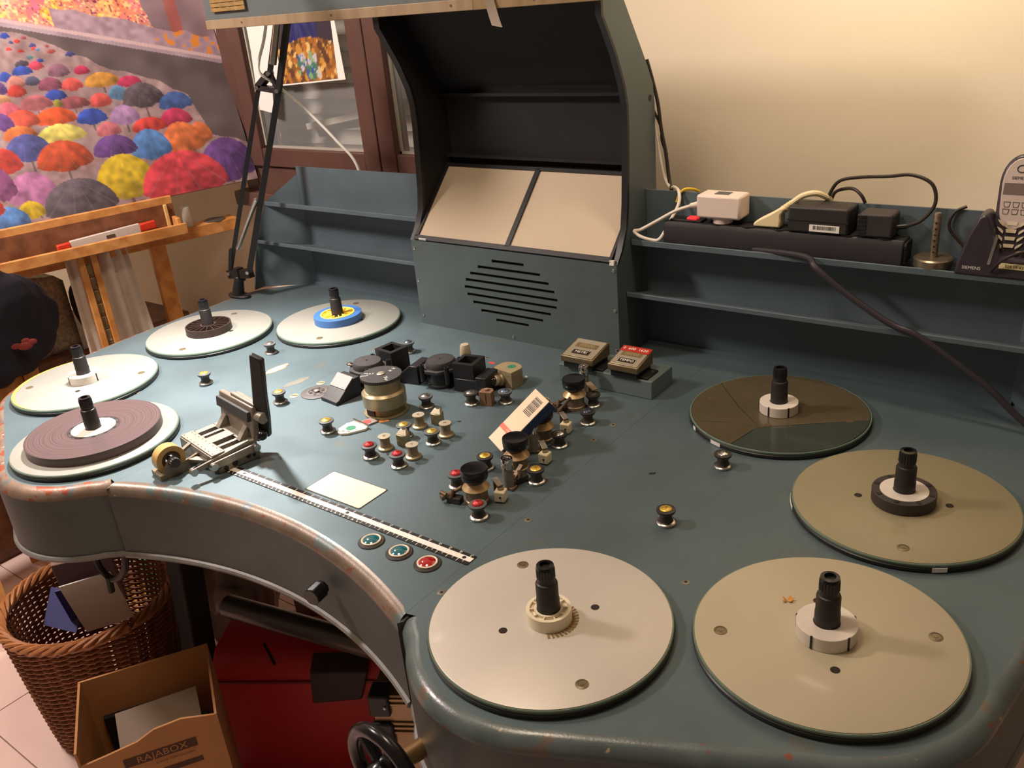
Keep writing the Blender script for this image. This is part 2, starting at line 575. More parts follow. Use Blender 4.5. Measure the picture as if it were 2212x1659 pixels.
tpart('joint_strip', m, mat('joint_dark', (60, 68, 70), 0.6))
for sx_ in (-1, 1):
    tpart('junction_plate', MB().prism([(sx_ * (SX - 0.0006), 0.5595), (sx_ * (SX + 0.0035), 0.5665), (sx_ * (SX + 0.0035), 0.62), (sx_ * (SX - 0.0006), 0.62)], -0.128, -0.0045), PAINT_APRON)
# underside plate so that nothing shines through
tpart('underside', MB().box(-0.30, 0.30, 0.66, 1.48, -0.05, -0.04).box(0.36, 0.86, 0.66, 1.44, -0.05, -0.04).box(-0.86, -0.36, 0.66, 1.44, -0.05, -0.04), BLACK)
# legs: square black tubes, the front one seen under the arc
for a, b in (((-0.418, 0.72, -0.045), (-0.54, 0.72, FLOOR)), ((0.47, 0.76, -0.045), (0.56, 0.76, FLOOR)), ((-0.50, 1.36, -0.045), (-0.58, 1.40, FLOOR)), ((0.50, 1.36, -0.045), (0.58, 1.40, FLOOR))):
    tpart('leg', MB().bar(a, b, 0.05, 0.05), BLACK, bevel=0.004)
tpart('cross_tube', MB().rod((-0.361, 0.73, -0.37), (0.10, 0.818, -0.37), 0.022, 20), mat('dark_tube', (84, 76, 70), 0.35, metal=0.6), label='dark metal cross tube under the table')
# screws on the top
SCREW = mat('dull_screw', (128, 124, 110), 0.45, metal=0.5)
for (x, y) in ((0.29, 1.107), (0.289, 1.048), (0.577, 0.793), (0.331, 0.627), (0.331, 0.81), (-0.08, 1.243), (-0.349, 0.627), (-0.616, 0.803), (-0.336, 0.81)):
    s = tpart('screw', MB().lathe([(0.0055, 0.0), (0.0055, 0.0004), (0.0042, 0.0008)], 14, None, (x, y, 0)), SCREW)
    tpart('screw_hole', MB().lathe([(0.0020, 0.0007), (0.0020, 0.0010)], 10, None, (x, y, 0)), MARK_K, s)
for (x, y) in ((-0.302, 1.003), (-0.304, 0.938)):
    s = tpart('screw', MB().lathe([(0.0085, 0.0), (0.0085, 0.0006), (0.007, 0.001)], 16, None, (x, y, 0)), mat('bare_screw', (176, 160, 130), 0.45, metal=0.5))
    tpart('screw_slot', MB().bar((x - 0.006, y - 0.003, 0.0010), (x + 0.006, y + 0.003, 0.0010), 0.0014, 0.0006), MARK_K, s)
def blotch(name, cx, cy, a, b, ang, z, material, seed, rag=0.25):
    rnd = random.Random(seed)
    n = 22
    pts = []
    for k in range(n):
        t = 2 * math.pi * k / n
        r = 1 + rag * (rnd.random() - 0.5)
        x, y = a * r * math.cos(t), b * r * math.sin(t)
        pts.append((cx + x * math.cos(ang) - y * math.sin(ang), cy + x * math.sin(ang) + y * math.cos(ang)))
    return tpart(name, MB().prism(pts, 0.0, z), material)
blotch('wear_glint_patch', -0.443, 1.011, 0.031, 0.0115, R(88), 0.0003, mat('worn_brown', (150, 120, 92), 0.5, var=0.2), 1)
blotch('wear_glint_patch', -0.443, 1.011, 0.026, 0.008, R(88), 0.0005, mat('bare_metal_lamp_glint', (238, 226, 214), 0.35), 2)  # pale chip; its white also carries the desk lamp's reflection as colour
blotch('wear_glint_patch', -0.352, 0.985, 0.030, 0.010, R(80), 0.0003, mat('worn_tan', (108, 108, 100), 0.5, var=0.2), 3)
for k, (x, y, s) in enumerate(((-0.055, 1.227, 0.004), (0.05, 1.0, 0.002), (0.42, 1.0, 0.003))):
    blotch('paint_fleck', x, y, s * 1.8, s, 0.4 * k, 0.0003, RED_L if k == 0 else MARK_K, 10 + k, 0.6)
# illuminated viewing window set into the top, push buttons, control knob
m = MB().box(-0.0185, 0.0995, 0.7125, 0.7735, 0.0, 0.0006)
o = tpart('light_window', MB().prism([(-0.015, 0.714), (0.096, 0.714), (0.098, 0.716), (0.098, 0.770), (0.096, 0.772), (-0.015, 0.772), (-0.017, 0.770), (-0.017, 0.716)], 0.0, 0.0010), mat('milky_acrylic', (236, 224, 200), 0.3, var=0.02), label='cream milky viewing window set into the table top')
tpart('window_gasket', m, MARK_K, o)
for x, nm, rgb in ((0.174, 'teal', (22, 104, 112)), (0.226, 'teal', (22, 104, 104)), (0.276, 'red', (168, 22, 26))):
    c = (x, 0.663, 0)
    b = tpart('push_button', MB().lathe([(0.0185, 0), (0.0185, 0.0012), (0.0172, 0.0022), (0.0135, 0.0022)], 32, None, c), mat('dark_bezel', (58, 54, 50), 0.5, metal=0.2), label='round %s indicator push button with pale ring' % nm)
    tpart('ring', MB().lathe([(0.0138, 0.0015), (0.0138, 0.004), (0.0128, 0.0045), (0.0114, 0.004), (0.0114, 0.0015)], 32, None, c, False), mat('pale_ring', (226, 214, 194), 0.35), b)
    tpart('lens', MB().lathe([(0.0115, 0.002), (0.0113, 0.0040), (0.009, 0.0055), (0.005, 0.0066), (0.0, 0.007)], 28, None, c), mat('lens_' + nm, rgb, 0.08, coat=1.0, spec=0.8), b)
ka = Vector((0.118, 0.612, -0.062))
kn = Vector((0.16, -0.98, 0)).normalized()
M = frame(ka, (0.98, 0.16, 0), (0, 0, 1))
oct_ = [(0.0135 * math.cos(R(22.5 + 45 * k)), 0.0135 * math.sin(R(22.5 + 45 * k))) for k in range(8)]
kb = tpart('control_knob', MB().prism([(x * 0.8, y * 0.8) for x, y in oct_], 0.0, 0.006, M).prism(oct_, 0.006, 0.027, M), BLACK_GL, bevel=0.0015, label='black faceted knob on the curved apron')

# hand wheel on the right wing
hx = Vector((0.400, 0.492, -0.098))
hd = Vector((-0.10, -0.98, 0.16)).normalized()
hw = thing('hand_crank', 'black three-spoke hand crank on a brass shaft at the wing apron', 'crank', tuple(hx))
def rel(m, o):
    m.v = [tuple(Vector(v) - Vector(o)) for v in m.v]
    return m
rel(MB().rod(hx - hd * 0.01, hx + hd * 0.042, 0.0115, 20), hx).build('shaft', mat('brass_shaft', (196, 158, 112), 0.3, metal=0.9), hw)
M = frame(hx + hd * 0.05, (0, 0, 1), hd.cross(Vector((0, 0, 1))))
Mi = M if (M.to_3x3() @ Vector((0, 0, 1))).dot(hd) > 0 else frame(hx + hd * 0.05, (0, 0, 1), -hd.cross(Vector((0, 0, 1))))
rel(MB().lathe([(0.011, -0.016), (0.017, -0.010), (0.019, 0.0), (0.017, 0.012), (0.013, 0.018), (0.0, 0.019)], 24, Mi), hx).build('hub', BLACK_GL, hw)
m = MB()
ringp = [Mi @ Vector((0.052 * math.cos(a), 0.052 * math.sin(a), 0)) for a in [2 * math.pi * k / 40 for k in range(40)]]
rel(m.tube(ringp, 0.0085, 12, 1, True), hx).build('rim', BLACK_GL, hw)
for k in range(3):
    a = R(40 + 120 * k)
    rel(MB().rod(Mi @ Vector((0.012 * math.cos(a), 0.012 * math.sin(a), 0)), Mi @ Vector((0.05 * math.cos(a), 0.05 * math.sin(a), 0)), 0.007, 10), hx).build('spoke', BLACK_GL, hw)

# ruler screwed to the top
ru = thing('ruler', 'black and white measuring ruler screwed along the front of the table', 'ruler', (0.072, 0.6965, 0.0))
MB().box(-0.251, 0.251, -0.0105, 0.0105, 0, 0.0012).build('strip', mat('ruler_black', (34, 32, 33), 0.4), ru)
MB().box(-0.251, 0.251, -0.0042, 0.0046, 0.0012, 0.0015).build('white_band', MARK_W, ru)
m = MB()
for k in range(28):
    x = -0.2445 + k * 0.0181
    m.box(x - 0.0004, x + 0.0004, 0.0046, 0.0075, 0.0012, 0.0014)
for k in range(56):
    x = -0.2445 + k * 0.00883
    m.box(x - 0.0004, x + 0.0004, -0.0105 if k % 2 == 0 else -0.0075, -0.0042, 0.0012, 0.0014)
    if k < 34:
        m.box(x + 0.0014, x + 0.0030, -0.0100, -0.0080, 0.0012, 0.0014)
m.build('tick_marks', MARK_W, ru)
for k in range(28):
    text_part('numeral', str(k), 0.0046, TR(-0.2445 + k * 0.0181, 0.0088, 0.0014), MARK_W, ru)
for x in (-0.215, 0.02, 0.238):
    MB().lathe([(0.0028, 0.0014), (0.0028, 0.0019), (0.0018, 0.0022)], 12, None, (x, 0.0002, 0)).build('screw', MARK_K, ru)

# ------------------------------------------------------------------ film plates, spindles, cores
def spindle_parts(t):
    s = MB().lathe([(0.0132, 0), (0.0132, 0.030), (0.0127, 0.031), (0.0127, 0.050), (0.0120, 0.052), (0.0105, 0.053), (0.0102, 0.060)], 28, None, (0, 0, 0.0125)).build('spindle', mat('spindle_black', (40, 37, 37), 0.45, var=0.15, vscale=90), t)
    n = 20
    poly = []
    for k in range(n * 2):
        r = 0.0108 if k % 2 else 0.0098
        a = math.pi * k / n
        poly.append((r * math.cos(a), r * math.sin(a)))
    MB().prism(poly, 0.0715, 0.0835).build('fluted_top', BLACK_PL, s, smooth=0)
    MB().lathe([(0.0104, 0.0830), (0.0098, 0.0870), (0.0060, 0.0876), (0.0055, 0.0820), (0.0, 0.0820)], 24).build('socket', BLACK_GL, s)
def plate(k, label, disc_mat, ang, screws=True, edge_tape=()):
    t = thing('film_plate', label, 'turntable', (P[k][0], P[k][1], 0), 0, 'eight film plates')
    MB().lathe([(0.128, 0.0), (0.140, 0.0015), (0.1405, 0.006), (0.1385, 0.0075)], 96).build('rim', mat('black_rim', (36, 34, 32), 0.4, var=0.1), t)
    MB().lathe([(0.1392, 0.0072), (0.1398, 0.0085), (0.1398, 0.0105), (0.1390, 0.0116), (0.1375, 0.0116)], 96, None, (0, 0, 0), False).build('glass_edge', GLASS_EDGE, t)
    if disc_mat:
        MB().lathe([(0.1376, 0.0072), (0.1376, 0.0122), (0.1368, 0.0126)], 96).build('disc', disc_mat, t)
    if screws:
        for a in (ang, ang + 180):
            x, y = 0.110 * math.cos(R(a)), 0.110 * math.sin(R(a))
            s = MB().lathe([(0.0072, 0.0124), (0.0072, 0.0130), (0.0050, 0.0136), (0.0048, 0.0132), (0.0026, 0.0132), (0.0024, 0.0136), (0.0, 0.0136)], 18, None, (x, y, 0)).build('screw', mat('plate_screw', (126, 116, 92), 0.4, metal=0.6), t)
        for a in (ang + 90, ang + 270):
            x, y = 0.055 * math.cos(R(a)), 0.055 * math.sin(R(a))
            MB().lathe([(0.0050, 0.0124), (0.0050, 0.0129), (0.0, 0.01285)], 16, None, (x, y, 0)).build('finger_hole', mat('dark_hole', (40, 34, 26), 0.8), t)
    for (a0, a1, z0) in edge_tape:
        pts = [(0.1411 * math.cos(R(a)), 0.1411 * math.sin(R(a))) for a in np.linspace(a0, a1, 8)]
        m = MB()
        vs = [(x, y, z0) for x, y in pts] + [(x, y, z0 + 0.006) for x, y in pts] + [(x * 0.997, y * 0.997, z0) for x, y in pts] + [(x * 0.997, y * 0.997, z0 + 0.006) for x, y in pts]
        m.add(vs, [(i, i + 1, 8 + i + 1, 8 + i) for i in range(7)] + [(16 + i, 24 + i, 24 + i + 1, 16 + i + 1) for i in range(7)] + [(8 + i, 9 + i, 25 + i, 24 + i) for i in range(7)])
        m.build('tape_patch', MARK_W, t)
    spindle_parts(t)
    return t
plate(1, 'pale brushed film plate in the front wing holding the small cream core', ALU_PLATE, 142)
plate(2, 'cream film plate at the front right with dry leaf bits', CREAM_PLATE, 28)
plate(3, 'yellowed film plate cut by the right picture edge with a black-ringed core', mat('dark_yellowed_plate', (142, 134, 106), 0.45, var=0.06, vscale=7, coat=0.1, chips=[((138, 120, 84), 6.0, 0.66)]), -75, edge_tape=((198, 212, 0.002), (-62, -55, 0.002)))
p4 = plate(4, 'cracked dark glass film plate below the power strip shelf', None, 8, False, ((-136, -132, 0.001), (-114, -106, 0.001)))
plate(5, 'white film plate in front of the blue trough carrying the blue wound core', WHITE_PLATE, -65)
plate(6, 'white film plate near the lamp foot carrying the dark spoked core', WHITE_PLATE, -67)
p7 = plate(7, 'white film plate at the far left edge with a plain white core', WHITE_PLATE, 45)
m = MB()
_a = np.linspace(150, 285, 40)
_w = [0.0006 + 0.0065 * math.sin(math.pi * k / 39) for k in range(40)]
m.add([(0.1374 * math.cos(R(a)), 0.1374 * math.sin(R(a)), 0.0128) for a in _a] + [((0.1372 - w_) * math.cos(R(a)), (0.1372 - w_) * math.sin(R(a)), 0.0128) for a, w_ in zip(_a, _w)], [(i, i + 1, 41 + i, 40 + i) for i in range(39)])
m.build('yellow_rim', mat('yellow_rim', (176, 160, 84), 0.4), p7, smooth=0)
plate(8, 'white film plate at the front left lying under the large film roll', WHITE_PLATE, 20, False)
# the cracked plate: separate shards of dark glass with thin gaps
SH1 = mat('olive_backed_glass', (84, 76, 58), 0.22, var=0.12, vscale=14, coat=0.5)
SH2 = mat('clear_dark_glass', (62, 68, 62), 0.10, var=0.06, coat=0.8)
def shard(poly, material):
    MB().prism(poly, 0.0085, 0.0125).build('shard', material, p4, smooth=0, bevel=0.0005)
def arcpts(a0, a1, n=24):
    return [(0.1372 * math.cos(R(a)), 0.1372 * math.sin(R(a))) for a in np.linspace(a0, a1, n)]
def gap(poly, g=0.0007):
    cx = sum(p[0] for p in poly) / len(poly); cy = sum(p[1] for p in poly) / len(poly)
    return [(x - g * (x - cx) / max(1e-6, math.hypot(x - cx, y - cy)), y - g * (y - cy) / max(1e-6, math.hypot(x - cx, y - cy))) for x, y in poly]
ctr = (-0.004, -0.068)
c1 = (-0.061, -0.015)
rj = [(0.048, -0.030)]
shard(gap(arcpts(12.4, 155.5, 40) + [c1, ctr] + rj), SH1)
shard(gap(arcpts(155.5, 222, 24) + [(-0.053, -0.073), ctr, c1]), SH1)
shard(gap(arcpts(222, 261.4, 14) + [(-0.009, -0.079), ctr, (-0.053, -0.073)]), SH1)
shard(gap(arcpts(261.4, 372.4, 36) + rj + [ctr, (-0.009, -0.079)]), SH2)
for (x, y) in ((0.004, -0.056), (0.108, 0.012), (-0.112, -0.006)):
    MB().lathe([(0.0060, 0.0124), (0.0060, 0.0128), (0.0, 0.0128)], 16, None, (x, y, 0)).build('stain', mat('rust_stain', (84, 66, 46), 0.6), p4)

CORE_W = mat('white_core_plastic', (216, 208, 198), 0.5, var=0.05)
CORE_C = mat('cream_core_plastic', (232, 222, 196), 0.45)
def ring(m, r0, r1, z0, z1, seg=48):
    return m.lathe([(r0, z0), (r1, z0), (r1, z1), (r0, z1), (r0, z0)], seg, None, (0, 0, 0), False)
def core(k, name, label, cat='film core'):
    return thing(name, label, cat, (P[k][0], P[k][1], 0.0127))
# 1: cream spoked core
t = core(1, 'film_core', 'small cream spoked plastic core on the pale brushed plate')
m = ring(MB(), 0.0218, 0.0258, 0, 0.016)
m.build('outer_ring', CORE_C, t)
ring(MB(), 0.0137, 0.0165, 0, 0.016).build('inner_ring', CORE_C, t)
for q in range(10):
    a = 2 * math.pi * q / 10
    MB().bar((0.0162 * math.cos(a), 0.0162 * math.sin(a), 0.008), (0.022 * math.cos(a), 0.022 * math.sin(a), 0.008), 0.0014, 0.0155).build('spoke', CORE_C, t)
ring(MB(), 0.0160, 0.0222, 0.001, 0.0125).build('web', CORE_C, t)
# glue stain beside it
st_ = MB()
rnd = random.Random(4)
for q in range(15):
    a = R(-60 + q * 9)
    st_.bar((0.025 * math.cos(a), 0.025 * math.sin(a), 0.0003), (0.0335 * math.cos(a + 0.06) , 0.0335 * math.sin(a + 0.06), 0.0003), 0.0022 + 0.002 * rnd.random(), 0.0004)
st_.build('glue_residue', mat('brown_glue', (140, 112, 66), 0.7), t)
def notched(k, r, label, notch=6):
    t = core(k, 'film_core', label)
    ring(MB(), 0.0137, r, 0, 0.0165).build('body', CORE_W, t, bevel=0.0006)
    for q in range(notch):
        a = R(-100 + 360 / notch * q)
        MB().box(-0.0012, 0.0012, -0.0006, 0.0006, 0.0004, 0.0168, RZ(a + math.pi / 2) @ TR(0, -r, 0)).build('notch', MARK_K, t)
    return t
notched(2, 0.0315, 'white notched plastic core on the front right cream plate', 5)
notched(4, 0.0300, 'white notched plastic core on the cracked dark glass plate')
notched(7, 0.0305, 'plain white plastic core on the far left plate', 3)
t = core(3, 'film_core', 'black-rimmed core with pale centre on the plate at the right edge')
ring(MB(), 0.0300, 0.0395, 0, 0.0165).build('outer_ring', mat('core_black', (58, 52, 50), 0.55, var=0.1), t, bevel=0.0006)
ring(MB(), 0.0137, 0.0298, 0, 0.0168).build('centre', CORE_W, t)
for q in range(8):
    a = 2 * math.pi * q / 8
    MB().bar((0.031 * math.cos(a), 0.031 * math.sin(a), 0.0168), (0.0375 * math.cos(a), 0.0375 * math.sin(a), 0.0168), 0.005, 0.0005).build('cutout', MARK_K, t)
t = core(6, 'film_core', 'dark brown spoked core on the plate near the lamp foot')
DKC = mat('core_dark_brown', (58, 44, 38), 0.5, var=0.08)
ring(MB(), 0.0475, 0.0505, 0, 0.0165, 64).build('outer_ring', DKC, t)
ring(MB(), 0.0137, 0.0175, 0, 0.0165).build('hub', DKC, t)
ring(MB(), 0.0175, 0.0476, 0.002, 0.005, 64).build('web', DKC, t)
for q in range(18):
    a = 2 * math.pi * q / 18
    MB().bar((0.017 * math.cos(a), 0.017 * math.sin(a), 0.0095), (0.048 * math.cos(a), 0.048 * math.sin(a), 0.0095), 0.0014, 0.013).build('spoke', DKC, t)
t = core(5, 'film_core', 'yellow spoked core wound with blue leader on the plate by the blue trough')
ring(MB(), 0.0385, 0.0540, 0, 0.0165, 64).build('blue_leader', mat('blue_leader_film', (66, 110, 172), 0.4, var=0.05, stretch=(1, 1, 60), vscale=20), t, bevel=0.0005)
YEL = mat('yellow_core', (240, 208, 96), 0.45)
ring(MB(), 0.0355, 0.0384, 0, 0.0175, 56).build('outer_ring', YEL, t)
ring(MB(), 0.0137, 0.0356, 0.002, 0.012).build('web', YEL, t)
for q in range(10):
    a = 2 * math.pi * q / 10
    MB().bar((0.015 * math.cos(a), 0.015 * math.sin(a), 0.014), (0.036 * math.cos(a), 0.036 * math.sin(a), 0.014), 0.0018, 0.005).build('spoke', YEL, t)
# 8: the big film roll
t = core(8, 'film_roll', 'large dark brown film roll on the front left plate', 'film roll')
FILM = bpy.data.materials.new('wound_film')
FILM.use_nodes = True
_N, _L = FILM.node_tree.nodes, FILM.node_tree.links
_p = _N['Principled BSDF']
_tc = _N.new('ShaderNodeTexCoord')
_sx = _N.new('ShaderNodeSeparateXYZ')
_L.new(_tc.outputs['Object'], _sx.inputs[0])
_len = _N.new('ShaderNodeMath'); _len.operation = 'MULTIPLY'; _L.new(_sx.outputs['X'], _len.inputs[0]); _L.new(_sx.outputs['X'], _len.inputs[1])
_l2 = _N.new('ShaderNodeMath'); _l2.operation = 'MULTIPLY_ADD'; _L.new(_sx.outputs['Y'], _l2.inputs[0]); _L.new(_sx.outputs['Y'], _l2.inputs[1]); _L.new(_len.outputs[0], _l2.inputs[2])
_sq = _N.new('ShaderNodeMath'); _sq.operation = 'SQRT'; _L.new(_l2.outputs[0], _sq.inputs[0])
_nz = _N.new('ShaderNodeTexNoise'); _nz.noise_dimensions = '1D'; _nz.inputs['Scale'].default_value = 500; _L.new(_sq.outputs[0], _nz.inputs['W'])
_cr = _N.new('ShaderNodeValToRGB')
_cr.color_ramp.elements[0].position = 0.3; _cr.color_ramp.elements[0].color = (*lin((66, 52, 54)), 1)
_cr.color_ramp.elements[1].position = 0.7; _cr.color_ramp.elements[1].color = (*lin((96, 80, 80)), 1)
_L.new(_nz.outputs['Fac'], _cr.inputs['Fac']); _L.new(_cr.outputs['Color'], _p.inputs['Base Color'])
_p.inputs['Roughness'].default_value = 0.38
ring(MB(), 0.0430, 0.1125, 0, 0.0160, 96).build('wound_film', FILM, t, smooth=30, bevel=0.0004)
ring(MB(), 0.0370, 0.0425, 0, 0.0155, 64).build('core_ring', mat('core_black', (58, 52, 50), 0.55), t)
ring(MB(), 0.0137, 0.0368, 0, 0.0165, 48).build('core_centre', CORE_W, t)
for q in range(12):
    a = 2 * math.pi * q / 12
    MB().bar((0.0378 * math.cos(a), 0.0378 * math.sin(a), 0.0156), (0.0415 * math.cos(a), 0.0415 * math.sin(a), 0.0156), 0.006, 0.0006).build('cutout', MARK_K, t)
# dry leaf bits on plate 2
t = thing('dry_leaf', 'tiny dry orange flower bits lying on the front right cream plate', 'leaf', (0.6975, 0.8035, 0.0127))
LEAF = mat('dry_orange_leaf', (206, 142, 62), 0.7)
rnd = random.Random(8)
for q in range(6):
    a = rnd.random() * 6.28
    l = 0.005 + 0.005 * rnd.random()
    m = MB()
    d = Vector((math.cos(a), math.sin(a), 0))
    s_ = Vector((-d.y, d.x, 0)) * 0.0016
    m.add([(0, 0, 0.0005), tuple(d * l * 0.5 + s_ + Vector((0, 0, 0.002))), tuple(d * l + Vector((0, 0, 0.003))), tuple(d * l * 0.5 - s_ + Vector((0, 0, 0.0015))), tuple(d * l * 0.5 + Vector((0, 0, 0.0002)))], [(0, 1, 2, 3), (0, 4, 1), (1, 4, 2), (2, 4, 3), (3, 4, 0)])
    m.build('petal', LEAF, t)

# ------------------------------------------------------------------ back shelves
def rack(sx, x_in, label, name='shelf_rack'):
    """sx=+1 right, -1 left; x_in = inner end at the hood"""
    o = (sx * 0.55, 1.452, 0)
    t = thing(name, label, 'shelf', o)
    def part(nm, m, **kw):
        return rel(m, o).build(nm, PAINT_DARK, t, **kw)
    xs = lambda pts: [(sx * x, y) for x, y in pts]
    part('back_plate', MB().prism(xs([(x_in, 1.452), (0.812, 1.452), (0.812, 1.456), (x_in, 1.456)]), 0.0, 0.303))
    part('foot_strip', MB().prism(xs([(x_in, 1.444), (0.812, 1.444), (0.812, 1.452), (x_in, 1.452)]), 0.0, 0.006))
    def tilted(nm, front, back, zf, zb, th):
        q = xs(front + back)
        zz = [zf, zf, zb, zb]
        part(nm, MB().hexa([(x, y, z - th) for (x, y), z in zip(q, zz)], [(x, y, z) for (x, y), z in zip(q, zz)]))
    tilted('middle_shelf', [(x_in, 1.373), (0.926, 1.373)], [(0.812, 1.452), (x_in, 1.452)], 0.126, 0.106, 0.003)
    part('middle_lip', MB().prism(xs([(x_in, 1.370), (0.9265, 1.370), (0.9265, 1.374), (x_in, 1.374)]), 0.120, 0.1285), bevel=0.0008)
    tilted('top_shelf', [(x_in, 1.397), (0.893, 1.400)], [(0.812, 1.452), (x_in, 1.452)], 0.2195, 0.206, 0.003)
    part('top_lip', MB().prism(xs([(x_in, 1.393), (0.8945, 1.397), (0.8945, 1.401), (x_in, 1.397)]), 0.213, 0.2235), bevel=0.0008)
    d = Vector((sx * -0.118, 0.078, 0)).normalized()
    M = frame((sx * 0.930, 1.374, 0), d, (0, 0, 1))
    part('end_panel', MB().prism([(0, 0), (0.003, 0.128), (0.048, 0.222), (0.168, 0.303), (0.143, 0.20), (0.143, 0)], -0.0012, 0.0012, M))
    part('end_flange', MB().add([(sx * 0.930, 1.345, 0), (sx * 0.930, 1.376, 0), (sx * 0.927, 1.378, 0.126), (sx * 0.934, 1.345, 0), (sx * 0.934, 1.376, 0), (sx * 0.931, 1.378, 0.126)], [(0, 1, 2), (3, 5, 4), (0, 3, 4, 1), (1, 4, 5, 2), (2, 5, 3, 0)]))
    return t
rack(-1, 0.344, 'blue-grey metal shelf rack with open top trough in front of the window')
rack(1, 0.169, 'blue-grey metal shelf rack holding the power strip and telephone')

# ------------------------------------------------------------------ viewing hood with screens and speaker panel
HX0, HX1 = -0.343, 0.168          # outer faces of the side walls
ho = (-0.087, 1.343, 0)
hood = thing('viewing_hood', 'tall blue-grey viewing hood with black inside and slotted speaker front', 'hood', ho)
def hpart(nm, m, material, parent=hood, **kw):
    return rel(m, ho).build(nm, material, parent, **kw)
def YZ(x0):
    return Matrix(((0, 0, 1, x0), (1, 0, 0, 0), (0, 1, 0, 0), (0, 0, 0, 1)))
edge_f = [(1.345, 0.0), (1.345, 0.190), (1.362, 0.212), (1.380, 0.247), (1.387, 0.29), (1.391, 0.34), (1.396, 0.42), (1.396, 0.46), (1.388, 0.495), (1.366, 0.545), (1.339, 0.590), (1.3245, 0.613), (1.3245, 0.705)]
edge_b = [(1.370, 0.705), (1.396, 0.63), (1.470, 0.520), (1.490, 0.485), (1.495, 0.45), (1.495, 0.0)]
prof = edge_f + edge_b
for x0, x1, xi0, xi1 in ((HX0, HX0 + 0.010, HX0 + 0.010, HX0 + 0.014), (HX1 - 0.010, HX1, HX1 - 0.014, HX1 - 0.010)):
    w = hpart('side_wall', MB().prism(prof, x0, x1, YZ(0)), PAINT, label='blue-grey curved side wall of the hood')
    hpart('lining', MB().prism([(y + 0.0015, z) for y, z in edge_f] + edge_b, xi0, xi1, YZ(0)), BLACK, w)
    m = MB()
    vs = []
    for (y, z) in edge_f[1:]:
        vs += [(x0 - 0.0006, y - 0.003, z), (x1 + 0.0006 + (0.004 if x0 < 0 else 0), y - 0.003, z), (x1 + 0.0006 + (0.004 if x0 < 0 else 0), y + 0.004, z), (x0 - 0.0006 - (0 if x0 < 0 else 0.004), y + 0.004, z)]
    n = len(vs) // 4
    m.add(vs, [(4 * i + j, 4 * i + (j + 1) % 4, 4 * i + 4 + (j + 1) % 4, 4 * i + 4 + j) for i in range(n - 1) for j in range(4)] + [(0, 1, 2, 3), (4 * n - 1, 4 * n - 2, 4 * n - 3, 4 * n - 4)])
    hpart('edge_trim', m, BLACK_PL, w)
for (y, z) in ((1.478, 0.462),):
    hpart('wall_hole', MB().lathe([(0.006, 0), (0.006, 0.0006)], 16, Matrix(((0, 0, 1, HX1), (1, 0, 0, y), (0, 1, 0, z), (0, 0, 0, 1)))), MARK_K)
# black back inside: two folded panels and an upper one, with the ledge folds seen inside
bp = [(1.492, 0.20), (1.492, 0.45), (1.487, 0.485), (1.467, 0.52), (1.393, 0.63), (1.367, 0.705)]
for (y0, z0), (y1, z1) in zip(bp[:-1], bp[1:]):
    hpart('back_panel', MB().add([(HX0 + 0.012, y0, z0), (HX1 - 0.012, y0, z0), (HX1 - 0.012, y1, z1), (HX0 + 0.012, y1, z1), (HX0 + 0.012, y0 + 0.004, z0), (HX1 - 0.012, y0 + 0.004, z0), (HX1 - 0.012, y1 + 0.004, z1), (HX0 + 0.012, y1 + 0.004, z1)], [(0, 1, 2, 3), (7, 6, 5, 4), (0, 4, 5, 1), (1, 5, 6, 2), (2, 6, 7, 3), (3, 7, 4, 0)]), BLACK)
hpart('inner_ledge', MB().box(HX0 + 0.014, HX1 - 0.014, 1.476, 1.492, 0.340, 0.346).box(HX0 + 0.014, HX1 - 0.014, 1.474, 1.490, 0.466, 0.472), BLACK)
hpart('roof', MB().box(HX0, HX1, 1.3245, 1.372, 0.704, 0.712), PAINT)
# sloping screens
SY0, SZ0, SY1, SZ1 = 1.346, 0.197, 1.470, 0.322
Msc = frame((0, SY0, SZ0), (1, 0, 0), (0, SY1 - SY0, SZ1 - SZ0))
SL = math.hypot(SY1 - SY0, SZ1 - SZ0)
hpart('screen_bed', MB().box(HX0 + 0.013, HX1 - 0.013, -0.002, SL + 0.006, -0.010, -0.003, Msc), BLACK)
for a, b in ((-0.322, -0.0905), (-0.0795, 0.150)):
    hpart('screen', MB().box(a, b, 0.003, SL, -0.003, -0.0005, Msc), SCREEN, label='plain cream viewing screen')
hpart('screen_divider', MB().box(-0.0905, -0.0795, 0.0, SL + 0.004, -0.003, 0.003, Msc), BLACK_PL)
hpart('screen_frame', MB().box(HX0 + 0.012, HX1 - 0.012, -0.007, 0.0035, -0.008, 0.003, Msc).box(HX0 + 0.012, HX1 - 0.012, SL - 0.001, SL + 0.006, -0.008, 0.003, Msc).box(HX0 + 0.012, -0.322, 0, SL, -0.008, 0.003, Msc).box(0.150, HX1 - 0.012, 0, SL, -0.008, 0.003, Msc), BLACK_PL)
hpart('clip', MB().box(-0.316, -0.296, 1.3395, 1.3455, 0.1925, 0.1965), MARK_W)
hpart('clip', MB().box(0.153, 0.162, 1.3395, 1.3445, 0.188, 0.197), MARK_W)
